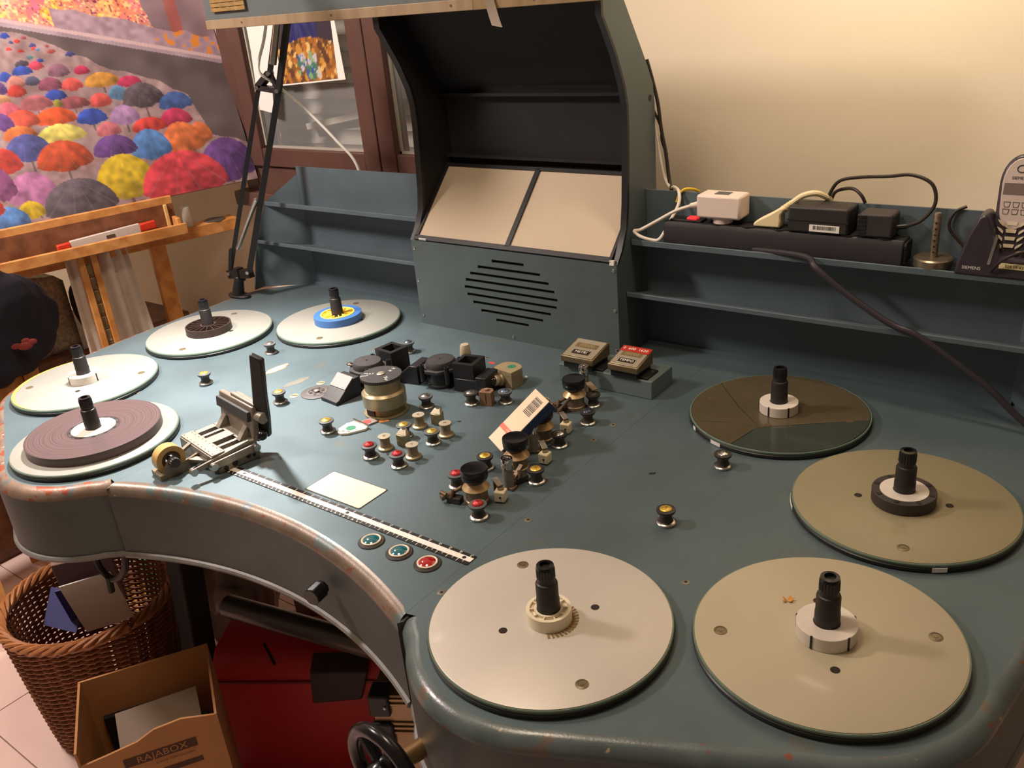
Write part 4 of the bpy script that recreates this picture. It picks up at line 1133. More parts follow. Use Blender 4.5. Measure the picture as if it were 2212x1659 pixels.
# chromed clamp posts
po_ = bpy.data.objects.new('clamp_post', None)
C.objects.link(po_)
MB().lathe([(0.0050, 0), (0.0050, 0.026)], 16).build('stem', TARN, po_)
MB().lathe([(0.0072, 0.003), (0.0072, 0.027), (0.0068, 0.028)], 20).build('sleeve', ALU, po_)
MB().lathe([(0.0076, 0.028), (0.0080, 0.029), (0.0080, 0.0405), (0.0074, 0.0415), (0.0056, 0.0415), (0.0050, 0.0400), (0.0, 0.0400)], 24).build('screw_head', CHROME, po_)
MB().box(-0.0048, 0.0048, -0.0006, 0.0006, 0.0400, 0.0407).build('screw_slot', MARK_K, po_)
MB().box(-0.010, 0.010, -0.006, 0.006, 0, 0.004).build('foot', TARN, po_, bevel=0.001)
for i, (x, y, l) in enumerate(((0.257, 0.866, 'chromed slotted clamp post behind the nearest white block'), (0.226, 0.972, 'chromed clamp post touching the leaning carton'), (0.196, 1.052, 'chromed clamp post top peeking out behind the leaning carton'), (0.180, 1.195, 'chromed clamp post in front of the counter stand'))):
    b = po_ if i == 0 else copy_tree(po_)
    b.location = (x, y, 0)
    b.rotation_euler = (0, 0, 0.5 * i)
    b.scale = (1.12, 1.12, 1.22)
    tag(b, l, 'post', 'clamp posts')
# white plastic blocks on swing arms
wb_ = bpy.data.objects.new('swing_block', None)
C.objects.link(wb_)
MB().box(-0.008, 0.008, -0.008, 0.008, 0.002, 0.018).build('block', CREAM_PL, wb_, bevel=0.0015)
MB().lathe([(0.0048, 0.017), (0.0048, 0.021)], 14, None, (0, 0.002, 0)).build('bushing', BRASS, wb_)
MB().lathe([(0.0016, 0), (0.0016, 0.0008)], 10, frame((0.002, -0.0082, 0.010), (1, 0, 0), (0, 0, 1))).build('pin_hole', MARK_K, wb_)
MB().bar((0, 0.003, 0.0225), (-0.014, 0.016, 0.027), 0.009, 0.003).build('arm', ALU, wb_, bevel=0.0006)
MB().rod((-0.013, 0.015, 0.0), (-0.013, 0.015, 0.026), 0.0035, 10).build('pivot', TARN, wb_)
for i, (x, y, r, l) in enumerate(((0.268, 0.832, 0.3, 'cream block on a swing arm at the nearest drive knob'), (0.262, 0.952, 0.1, 'cream block on a swing arm behind the gold roller'), (0.236, 1.050, 0.2, 'cream block on a swing arm behind the leaning carton'))):
    b = wb_ if i == 0 else copy_tree(wb_)
    b.location = (x, y, 0)
    b.rotation_euler = (0, 0, r)
    tag(b, l, 'block', 'swing blocks')
# pressure levers: small tarnished brackets at the knobs
lv_ = bpy.data.objects.new('pressure_lever', None)
C.objects.link(lv_)
MB().box(-0.012, 0.010, -0.006, 0.007, 0.0, 0.010).build('body', DUSTY_BLACK, lv_, bevel=0.001)
MB().bar((-0.010, 0.002, 0.010), (0.008, 0.008, 0.022), 0.007, 0.004).build('arm', TARN, lv_, bevel=0.0005)
MB().rod((-0.019, -0.008, 0.008), (-0.010, 0.004, 0.010), 0.0045, 12).build('screw', TARN, lv_)
MB().rod((-0.022, -0.002, 0.014), (-0.012, -0.004, 0.012), 0.0035, 10).build('stud', TARN, lv_)
MB().rod((-0.004, -0.004, 0.010), (-0.002, 0.000, 0.020), 0.0028, 10).build('pin', TARN, lv_)
for i, (x, y, r, l) in enumerate(((0.212, 0.797, 0.2, 'tarnished pressure lever left of the nearest drive knob'), (0.262, 0.889, 1.2, 'tarnished pressure lever by the second drive knob'), (0.184, 1.112, 0.3, 'tarnished pressure lever with rod at the knob by the counters'))):
    b = lv_ if i == 0 else copy_tree(lv_)
    b.location = (x, y, 0)
    b.rotation_euler = (0, 0, r)
    tag(b, l, 'lever', 'pressure levers')
t = thing('pressure_rod', 'brown slanted metal rod at the knob by the counters', 'rod', (0.196, 1.106, 0))
MB().rod((-0.008, -0.002, 0.006), (0.010, 0.004, 0.030), 0.003, 10).build('rod', TARN, t)
MB().lathe([(0.005, 0), (0.005, 0.008)], 12, TR(-0.008, -0.002, 0)).build('seat', TARN, t)
t = thing('pressure_bracket', 'flat metal bracket reaching over the dark roller by the counters', 'bracket', (0.215, 1.170, 0))
MB().bar((-0.014, 0.006, 0.030), (0.012, -0.014, 0.030), 0.010, 0.003).build('flat_arm', mat('tan_arm', (150, 132, 108), 0.45, metal=0.4), t, bevel=0.0006)
MB().rod((-0.012, 0.005, 0), (-0.012, 0.005, 0.029), 0.004, 10).build('pillar', TARN, t)
# tiny white bead left on the table
tag(MB().sphere((0.051, 1.195, 0.003), 0.003, 12, 8).build('bead', MARK_W), 'tiny white bead lying behind the beige lens block', 'bead')

# ------------------------------------------------------------------ leaning carton
yaw, pit, rol_ = 1.01, 0.639, 0.228
axv = Vector((math.cos(yaw) * math.cos(pit), math.sin(yaw) * math.cos(pit), math.sin(pit)))
s0 = Vector((math.sin(yaw), -math.cos(yaw), 0))
sv = s0 * math.cos(rol_) + axv.cross(s0) * math.sin(rol_)
cx_ = Vector((0.210, 0.961, 0.058))
ct = thing('carton', 'white cardboard carton with barcode and orange stripe leaning against the drive knobs', 'carton', tuple(cx_))
nv = sv.cross(axv)
if nv.z < 0:
    nv = -nv
Mc = Matrix(((axv.x, sv.x, nv.x, 0), (axv.y, sv.y, nv.y, 0), (axv.z, sv.z, nv.z, 0), (0, 0, 0, 1)))
if Mc.to_3x3().determinant() < 0:
    sv = -sv
    Mc = Matrix(((axv.x, sv.x, nv.x, 0), (axv.y, sv.y, nv.y, 0), (axv.z, sv.z, nv.z, 0), (0, 0, 0, 1)))
sg = 1 if sv.dot(s0) > 0 else -1
HL, HW, TH = 0.053, 0.0205, 0.020
MB().box(-HL, HL, -HW, HW, -TH, 0, Mc).build('body', mat('carton_white', (236, 214, 184), 0.55), ct, bevel=0.0006)
yb_ = sg * HW
MB().box(-HL * 0.96, HL * 0.995, min(yb_, yb_ + sg * 0.0004), max(yb_, yb_ + sg * 0.0004), -TH * 0.98, -TH * 0.04, Mc).build('blue_side', mat('carton_blue', (52, 66, 112), 0.5), ct)
MB().box(-0.028, -0.020, -HW * 0.99, HW * 0.99, 0.0, 0.0004, Mc).build('orange_stripe', ORANGE_L, ct)
text_part('stripe_lettering', 'Osram', 0.007, Mc @ TR(-0.024, sg * 0.006, 0.0006) @ RZ(-sg * math.pi / 2), MARK_W, ct)
m = MB()
rnd = random.Random(5)
x = 0.014
while x < 0.046:
    wd = 0.0005 + 0.0011 * rnd.random()
    m.box(x, x + wd, -HW * 0.62, HW * 0.30, 0.0001, 0.0004, Mc)
    x += wd + 0.0005 + 0.0006 * rnd.random()
m.build('barcode', MARK_K, ct)

# ------------------------------------------------------------------ brass optical drum with black dial
dr = thing('optical_drum', 'brass optical drum with engraved black dial on top', 'drum', (-0.096, 0.973, 0))
MB().lathe([(0.0395, 0), (0.0400, 0.002), (0.0395, 0.0035), (0.033, 0.004)], 56).build('base_ring', BRASS, dr)
MB().lathe([(0.0335, 0.0035), (0.0335, 0.016)], 48).build('lower_barrel', mat('dark_brass', (132, 116, 84), 0.42, metal=0.8, var=0.15), dr)
MB().box(-0.012, 0.006, -0.035, -0.0325, 0.005, 0.0145).build('window_notch', mat('notch_brown', (58, 42, 26), 0.7), dr)
MB().lathe([(0.0335, 0.0155), (0.0385, 0.0170), (0.0388, 0.0400), (0.0345, 0.0440)], 56).build('middle_barrel', BRASS, dr)
MB().lathe([(0.0345, 0.0435), (0.0318, 0.0445), (0.0318, 0.0660)], 48).build('upper_barrel', BRASS, dr)
n = 60
poly = [((0.0372 if k % 2 else 0.0362) * math.cos(math.pi * k / n), (0.0372 if k % 2 else 0.0362) * math.sin(math.pi * k / n)) for k in range(2 * n)]
dial = MB().prism(poly, 0.0655, 0.0715).build('dial', DUSTY_BLACK, dr, smooth=0, bevel=0.0004)
MB().lathe([(0.0072, 0.0715), (0.0072, 0.0730), (0.0060, 0.0738), (0, 0.0738)], 24).build('centre_screw', BEIGE_M, dial)
MB().box(-0.0068, 0.0068, -0.0007, 0.0007, 0.0736, 0.0740, RZ(0.7)).build('screw_slot', MARK_K, dial)
for txt, a, r_, s_ in (('16', 75, 0.019, 0.008), ('24', 82, 0.028, 0.007), ('25', -20, 0.020, 0.008), ('VIS 1', -28, 0.030, 0.006), ('MULT', 205, 0.022, 0.007), ('STOP', 225, 0.029, 0.006)):
    text_part('dial_lettering', txt, s_, TR(r_ * math.cos(R(a)), r_ * math.sin(R(a)), 0.0718) @ RZ(R(a - 90 if a < 90 and a > 0 else (a if a < 0 else a - 180))), MARK_W, dial)
# round inset plate with holes
t = thing('inset_disc', 'round dark inset disc with small holes left of the labelled prism unit', 'disc', (-0.275, 0.969, 0))
MB().lathe([(0.0305, 0), (0.0305, 0.0014), (0.0290, 0.002)], 48).build('plate', mat('dark_grey_disc', (82, 80, 80), 0.5, var=0.1, vscale=60), t)
MB().lathe([(0.0180, 0.002), (0.0185, 0.0026), (0.0165, 0.0028)], 40, None, (0, 0, 0), False).build('inner_ring', mat('disc_light_ring', (126, 116, 108), 0.45, metal=0.4), t)
for q in range(6):
    a = 2 * math.pi * q / 6
    MB().lathe([(0.0030, 0.0020), (0.0030, 0.0024)], 12, None, (0.0115 * math.cos(a), 0.0115 * math.sin(a), 0)).build('hole', MARK_K, t)
MB().lathe([(0.0055, 0.002), (0.0055, 0.005), (0.004, 0.006)], 18).build('boss', ALU, t)
# white lever with green dot and red slide
t = thing('threading_lever', 'white rounded lever plate with green dot and red slide', 'lever', (-0.095, 0.892, 0), 0.0)
lv = [(-0.022, -0.016), (-0.014, -0.026), (-0.004, -0.027), (0.006, -0.020), (0.022, 0.006), (0.020, 0.014), (-0.018, 0.018), (-0.024, 0.006)]
MB().prism(lv, 0, 0.0045).build('plate', mat('ivory_plate', (232, 224, 204), 0.4), t, bevel=0.001)
MB().lathe([(0.0085, 0.0045), (0.0085, 0.0049)], 28, None, (-0.003, -0.004, 0)).build('green_dot', GREEN_L, t)
text_part('lever_lettering', 'OR 16', 0.0075, TR(-0.004, -0.0185, 0.0048) @ RZ(R(25)), MARK_K, t)
MB().rod((-0.021, 0.020, 0.006), (0.022, 0.014, 0.006), 0.0022, 10).build('hinge_rod', CHROME, t)
MB().prism([(-0.010, 0.020), (0.012, 0.017), (0.018, 0.040), (-0.002, 0.044)], 0, 0.003).build('slide', mat('slide_grey', (136, 122, 116), 0.45), t)
MB().lathe([(0.0075, 0.003), (0.0075, 0.0034)], 24, None, (0.003, 0.028, 0)).build('red_dot', RED_L, t)
t2 = MB().prism([(-0.0085, -0.0055), (0.0085, -0.0055), (0.0085, 0.0055), (-0.0085, 0.0055)], 0, 0.0005).build('orange_label', mat('orange_label', (196, 132, 66), 0.6))
t2.location = (-0.072, 0.941, 0)
t2.rotation_euler = (0, 0, 0.9)
tag(t2, 'small orange sticker stuck in front of the brass drum', 'sticker')
text_part('sticker_digit', '5', 0.008, TR(0, 0, 0.0007), TARN, t2)

# ------------------------------------------------------------------ prism units
def prism_unit(name, label, loc, rz, patch=True, hollow=True):
    t = thing(name, label, 'prism unit', loc, rz)
    t.scale = (1.13, 1.08, 1.28)
    PM = Matrix(((0, 0, 1, 0), (1, 0, 0, 0), (0, 1, 0, 0), (0, 0, 0, 1)))      # (along, z) profile extruded across
    # wedge at the -y end
    MB().prism([(-0.092, 0), (-0.036, 0), (-0.036, 0.029), (-0.052, 0.029), (-0.086, 0.006), (-0.092, 0.005)], -0.021, 0.021, PM).build('wedge', BLACK_PL, t, bevel=0.001)
    if patch:
        a = math.atan2(0.023, 0.034)
        MB().box(-0.020, 0.020, -0.070, -0.046, 0.0, 0.0006, TR(0, 0, 0.0176 + 0.058 * 0) @ TR(0, -0.0695, 0) @ RX(a) @ TR(0, 0.070, 0)).build('foil_patch', mat('pinkish_foil', (186, 170, 170), 0.25, metal=0.4), t)
    MB().lathe([(0.028, 0), (0.028, 0.004), (0.025, 0.005), (0.025, 0.024)], 40).build('barrel', BLACK_PL, t)
    oc = [(0.034 * math.cos(R(22.5 + 45 * k)), 0.034 * math.sin(R(22.5 + 45 * k))) for k in range(8)]
    MB().prism(oc, 0.024, 0.029).build('deck_plate', DUSTY_BLACK, t, bevel=0.001)
    MB().lathe([(0.0262, 0.029), (0.0262, 0.034), (0.0235, 0.038), (0.003, 0.0385), (0.0025, 0.0375), (0, 0.0375)], 44).build('dial_disc', DUSTY_BLACK, t)
    for (x, y) in ((0.024, 0.026), (-0.018, 0.027), (0.026, -0.022)):
        s = MB().lathe([(0.0042, 0.010), (0.0042, 0.036), (0.0025, 0.036), (0.0025, 0.033), (0, 0.033)], 16, None, (x, y, 0)).build('cap_screw', BLACK_PL, t)
    # back block with rectangular pocket
    b = MB()
    x0, x1, y0, y1, z1 = -0.021, 0.021, 0.036, 0.076, 0.042
    b.box(x0, x1, y0, y1, 0, 0.030)
    b.box(x0, -0.013, y0, y1, 0.030, z1).box(0.013, x1, y0, y1, 0.030, z1).box(-0.013, 0.013, y0, y0 + 0.007, 0.030, z1).box(-0.013, 0.013, y1 - 0.007, y1, 0.030, z1)
    b.build('block', BLACK_PL, t, smooth=0)
    MB().box(-0.010, 0.026, 0.074, 0.088, 0, 0.005).build('foot', BLACK_PL, t, bevel=0.001)
    return t
pu = prism_unit('prism_unit', 'black prism unit with a pinkish foil patch beside the brass drum', (-0.207, 1.045, 0), R(-6))
MB().sphere((-0.029, -0.016, 0.031), 0.006, 12, 8, (1.2, 1, 0.5)).build('chrome_button', CHROME, pu)
pu = prism_unit('prism_unit', 'black prism unit with open square box and grey knob', (-0.082, 1.112, 0), R(-80), False)
MB().box(-0.026, 0.024, 0.040, 0.082, 0, 0.020).build('lower_box', BLACK_PL, pu, bevel=0.001)
MB().box(-0.012, 0.030, 0.084, 0.104, 0, 0.028).build('side_block', BLACK_PL, pu, bevel=0.001)
MB().lathe([(0.0092, 0.029), (0.0100, 0.034), (0.0085, 0.046), (0.0070, 0.049), (0, 0.049)], 24, None, (-0.040, 0.026, 0)).lathe([(0.004, 0), (0.004, 0.03)], 12, None, (-0.040, 0.026, 0)).build('ivory_knob', mat('ivory_knob', (178, 166, 142), 0.5), pu)
# beige lens block with green dot
t = thing('lens_block', 'beige lens block with green dot and chrome lens barrel', 'lens', (0.036, 1.165, 0), R(-8))
dsh = [(-0.024, -0.018), (0.024, -0.018), (0.024, 0.006)] + [(0.024 * math.cos(a), 0.006 + 0.016 * math.sin(a)) for a in np.linspace(0.2, math.pi - 0.2, 10)] + [(-0.024, 0.006)]
MB().prism(dsh, 0, 0.0285).build('body', mat('tan_housing', (132, 118, 90), 0.5, var=0.08), t, bevel=0.0008)
MB().prism(dsh, 0.0290, 0.0335).build('lid', mat('tan_lid', (150, 136, 104), 0.5, var=0.06), t, bevel=0.0006)
MB().lathe([(0.0078, 0.0335), (0.0078, 0.0338)], 28, None, (0.004, 0.004, 0)).build('green_dot', GREEN_L, t)
Ml = frame((-0.004, -0.018, 0.014), (1, 0, 0), (0, 0.25, 1))
Ml = Ml if (Ml.to_3x3() @ Vector((0, 0, 1))).y < 0 else frame((-0.004, -0.018, 0.014), (-1, 0, 0), (0, 0.25, 1))
MB().lathe([(0.0125, 0), (0.0125, 0.006), (0.010, 0.008), (0.010, 0.013)], 28, Ml).build('barrel', BRASS, t)
MB().lathe([(0.0098, 0.012), (0.0105, 0.014), (0.0105, 0.018), (0.0085, 0.020)], 28, Ml).build('focus_ring', BEIGE_M, t)
MB().lathe([(0.0085, 0.0195), (0.0080, 0.026), (0.005, 0.031), (0.0045, 0.029), (0, 0.029)], 24, Ml).build('lens_tip', mat('dark_chrome', (96, 88, 78), 0.12, metal=1.0), t)
# small brown block between rollers
t = thing('felt_block', 'small brown block with round top between two rollers', 'block', (0.052, 1.078, 0), R(12))
MB().prism([(-0.012, -0.009), (0.012, -0.009), (0.012, 0.004), (0.006, 0.011), (-0.006, 0.011), (-0.012, 0.004)], 0, 0.026).build('body', mat('brown_block', (122, 92, 70), 0.6, var=0.12), t, bevel=0.0008)
MB().lathe([(0.0042, 0.026), (0.0042, 0.029), (0.003, 0.0296)], 16).build('top_button', mat('brown_button', (142, 110, 82), 0.5), t)
MB().box(0.0005, 0.0018, -0.0094, -0.0088, 0.004, 0.022).build('slot', MARK_K, t)
# ------------------------------------------------------------------ counters
t = thing('counter_stand', 'low blue-grey metal stand carrying two counters', 'stand', (0.207, 1.255, 0))
MB().box(-0.095, 0.095, -0.038, 0.038, 0, 0.0335).build('body', mat('stand_paint', (98, 112, 112), 0.42, var=0.06), t, bevel=0.0012)
def counter(x, y, w, d, label, word, red):
    t = thing('frame_counter', label, 'counter', (x, y, 0.0335))
    MB().box(-w / 2 + 0.004, w / 2 - 0.004, -d / 2 + 0.004, d / 2 - 0.002, 0, 0.012).build('black_base', BLACK_PL, t, bevel=0.001)
    MB().box(w / 2 - 0.004, w / 2 + 0.012, -d / 2 + 0.012, d / 2 - 0.004, 0, 0.004).build('mounting_ear', BLACK_PL, t, bevel=0.001)
    MB().lathe([(0.003, 0.004), (0.003, 0.006), (0.0, 0.0065)], 12, None, (w / 2 + 0.007, 0.012, 0)).build('screw', STEEL, t)
    zf, zb = 0.024, 0.036
    b = MB()
    b.hexa([(-w / 2, -d / 2, 0.012), (w / 2, -d / 2, 0.012), (w / 2, d / 2, 0.012), (-w / 2, d / 2, 0.012)], [(-w / 2, -d / 2, zf), (w / 2, -d / 2, zf), (w / 2, d / 2, zb), (-w / 2, d / 2, zb)])
    b.build('brass_housing', mat('counter_brass', (118, 104, 80), 0.4, metal=0.6, var=0.1), t, bevel=0.002)
    Mf = frame((0, -d / 2, zf), (1, 0, 0), (0, d, zb - zf))
    L_ = math.hypot(d, zb - zf)
    fp = MB().box(-w / 2 + 0.0035, w / 2 - 0.0035, 0.003, L_ - 0.003, 0, 0.0008, Mf).build('face_plate', mat('pale_gold_face', (176, 166, 144), 0.35, metal=0.4), t, bevel=0.0008)
    y0 = L_ * 0.52
    MB().box(-w * 0.33, w * 0.33, y0, y0 + L_ * 0.22, 0.0008, 0.0012, Mf).build('number_window', mat('olive_window', (112, 98, 70), 0.3), t)
    text_part('window_digits', '00000', L_ * 0.2, Mf @ TR(0, y0 + L_ * 0.11, 0.0014), mat('faded_digits', (160, 146, 112), 0.5), t)
    MB().box(-w * 0.26, w * 0.26, L_ * 0.18, L_ * 0.38, 0.0008, 0.0012, Mf).build('name_plate', mat('name_plate_dark', (44, 38, 30), 0.45), t)
    text_part('name_lettering', word, L_ * 0.15, Mf @ TR(0, L_ * 0.28, 0.0015), MARK_W, t)
    if red:
        MB().box(-w / 2 + 0.002, w / 2 - 0.001, L_ - 0.0155, L_ + 0.001, 0.0008, 0.0016, Mf).build('red_label', mat('red_label_tape', (170, 52, 42), 0.35), t)
        text_part('label_lettering', '0  600  1620', 0.0095, Mf @ TR(0, L_ - 0.0072, 0.0018), MARK_W, t)
counter(0.158, 1.236, 0.068, 0.060, 'brass framed counter without red label on the metal stand', 'METRI', False)
counter(0.250, 1.237, 0.060, 0.056, 'brass framed counter with a red number label on the metal stand', 'TEMPO', True)

# ------------------------------------------------------------------ film splicer
so = Vector((-0.236, 0.728, 0))
sp_ = thing('film_splicer', 'cast metal tape splicer with raised jaw and tall black lever', 'splicer', tuple(so), R(-10))
def spart(nm, m, material=ALU, **kw):
    return m.build(nm, material, sp_, **kw)
b = MB()
b.box(-0.058, 0.058, -0.046, 0.034, 0.0, 0.012)
b.box(-0.058, 0.058, -0.046, -0.020, 0.012, 0.030)
b.box(-0.058, 0.058, 0.016, 0.034, 0.012, 0.030)
b.box(-0.058, -0.046, -0.020, 0.016, 0.012, 0.030).box(0.046, 0.058, -0.020, 0.016, 0.012, 0.030).box(-0.010, 0.010, -0.020, 0.016, 0.012, 0.030)
b.box(-0.032, -0.025, -0.020, 0.016, 0.012, 0.030).box(0.025, 0.032, -0.020, 0.016, 0.012, 0.030)
spart('base', b, ALU, smooth=0, bevel=0.0008)
spart('splice_plate', MB().box(-0.058, 0.058, -0.044, -0.022, 0.030, 0.0325).box(-0.012, 0.012, -0.022, 0.018, 0.030, 0.0318), mat('worn_plate', (148, 140, 127), 0.4, metal=0.5, var=0.08), bevel=0.0004)
m = MB()
for q in range(9):
    x = -0.052 + q * 0.013
    m.lathe([(0.0011, 0.0325), (0.0011, 0.0331), (0.0006, 0.0336)], 8, None, (x, -0.040, 0)).lathe([(0.0011, 0.0325), (0.0011, 0.0331), (0.0006, 0.0336)], 8, None, (x, -0.026, 0))
spart('register_pins', m, STEEL)
# jaw raised at the back, leaning a little backwards
Mj = TR(0, 0.030, 0.030) @ RX(R(-8))
spart('jaw', MB().box(-0.058, 0.058, 0.0, 0.011, -0.004, 0.056, Mj), mat('jaw_casting', (132, 122, 110), 0.45, metal=0.4, var=0.1), bevel=0.002)
spart('jaw_pad', MB().box(-0.058, 0.052, -0.006, 0.0, 0.030, 0.047, Mj), DUSTY_BLACK, bevel=0.0008)
spart('cutter_frame', MB().box(-0.020, 0.046, 0.011, 0.019, 0.030, 0.060, Mj).box(-0.022, 0.058, 0.003, 0.011, 0.056, 0.061, Mj), ALU, bevel=0.0015)
spart('jaw_hinge', MB().rod((-0.050, 0.040, 0.030), (0.056, 0.040, 0.030), 0.007, 14), ALU)
for s_ in (-0.038, 0.036):
    spart('jaw_rib', MB().add([(s_ - 0.006, 0.012, 0.030), (s_ + 0.006, 0.012, 0.030), (s_ + 0.006, 0.030, 0.050), (s_ - 0.006, 0.030, 0.050), (s_ - 0.006, 0.032, 0.030), (s_ + 0.006, 0.032, 0.030)], [(0, 1, 2, 3), (0, 3, 4), (1, 5, 2), (3, 2, 5, 4), (0, 4, 5, 1)]), ALU)
# lever
LVR = mat('lever_black', (38, 36, 38), 0.35, var=0.06)
Mlv = TR(0.052, 0.052, 0.048) @ RY(R(15)) @ RZ(R(28))
ls = [(-0.014, -0.020), (0.015, -0.020), (0.0155, 0.020), (0.0130, 0.060), (0.0118, 0.132), (-0.0108, 0.137), (-0.0115, 0.060), (-0.0128, 0.020)]
spart('lever', MB().prism(ls, -0.0055, 0.0055, Mlv @ Matrix(((1, 0, 0, 0), (0, 0, -1, 0), (0, 1, 0, 0), (0, 0, 0, 1)))), LVR, bevel=0.003, label='tall flat black press lever')
spart('lever_socket', MB().rod((0.040, 0.044, 0.068), (0.072, 0.048, 0.066), 0.0095, 16), ALU)
spart('lever_knob', MB().sphere((0.074, 0.038, 0.040), 0.0085, 16, 10), BLACK_GL)
# right side plate with link arms
spart('side_plate', MB().prism([(-0.040, 0.0), (0.030, 0.0), (0.034, 0.014), (0.030, 0.024), (-0.020, 0.014), (-0.040, 0.008)], 0.058, 0.064, Matrix(((0, 0, 1, 0), (1, 0, 0, 0), (0, 1, 0, 0), (0, 0, 0, 1)))), ALU, bevel=0.0008)
for y, z, r_ in ((-0.028, 0.006, 0.004), (-0.012, 0.008, 0.005), (0.012, 0.010, 0.004), (0.022, 0.008, 0.003)):
    spart('side_hole', MB().rod((0.0638, y, z), (0.0646, y, z), r_, 14), MARK_K)
spart('link_arm', MB().bar((0.068, 0.026, 0.022), (0.066, -0.048, 0.018), 0.013, 0.004, (1, 0, 0)), ALU, bevel=0.001)
spart('link_arm', MB().bar((0.060, 0.020, 0.031), (0.058, -0.078, 0.019), 0.009, 0.004, (1, 0, 0)), ALU, bevel=0.001)
for y, z, x in ((0.026, 0.022, 0.069), (-0.048, 0.018, 0.066), (-0.078, 0.019, 0.058)):
    spart('pivot', MB().rod((x - 0.004, y, z), (x + 0.005, y, z), 0.006, 16), STEEL)
# tape holder with roll
tc_ = Vector((-0.012, -0.084, 0.028))
spart('holder_arm', MB().prism([(-0.112, 0.0), (-0.108, 0.012), (-0.097, 0.028), (-0.089, 0.034), (-0.081, 0.030), (-0.076, 0.019), (-0.060, 0.020), (-0.044, 0.024), (-0.030, 0.026), (-0.028, 0.010), (-0.055, 0.003), (-0.080, 0.0)], 0.004, 0.009, Matrix(((0, 0, 1, 0), (1, 0, 0, 0), (0, 1, 0, 0), (0, 0, 0, 1)))), mat('holder_casting', (122, 112, 96), 0.45, metal=0.4, var=0.1), bevel=0.001)
spart('holder_foot', MB().box(-0.026, 0.010, -0.114, -0.104, 0.0, 0.010), mat('holder_casting', (150, 138, 118), 0.45), bevel=0.001)
spart('holder_bridge', MB().bar((0.006, -0.060, 0.016), (0.052, -0.030, 0.016), 0.012, 0.006).bar((-0.02, -0.064, 0.022), (-0.02, -0.044, 0.030), 0.008, 0.005), ALU, bevel=0.0008)
Mt = Matrix(((0, 0, 1, -0.028), (1, 0, 0, -0.088), (0, 1, 0, 0.0255), (0, 0, 0, 1)))
tr = spart('tape_roll', MB().lathe([(0.0150, 0.010), (0.0240, 0.010), (0.0240, 0.030), (0.0150, 0.030), (0.0150, 0.010)], 40, Mt, (0, 0, 0), False), mat('amber_tape', (178, 148, 92), 0.4, coat=0.1), bevel=0.0006, label='amber splicing tape roll')
spart('tape_core', MB().lathe([(0.009, 0.011), (0.0151, 0.011), (0.0151, 0.029), (0.009, 0.029), (0.009, 0.011)], 32, Mt, (0, 0, 0), False), mat('tape_core_brown', (74, 54, 40), 0.6))
n = 14
kp = [((0.0085 if k % 2 else 0.0072) * math.cos(math.pi * k / n), (0.0085 if k % 2 else 0.0072) * math.sin(math.pi * k / n)) for k in range(2 * n)]
spart('tape_knob', MB().prism(kp, 0.036, 0.046, Mt).rod((-0.020, -0.088, 0.0255), (0.016, -0.088, 0.0255), 0.004, 12), DUSTY_BLACK, smooth=0)

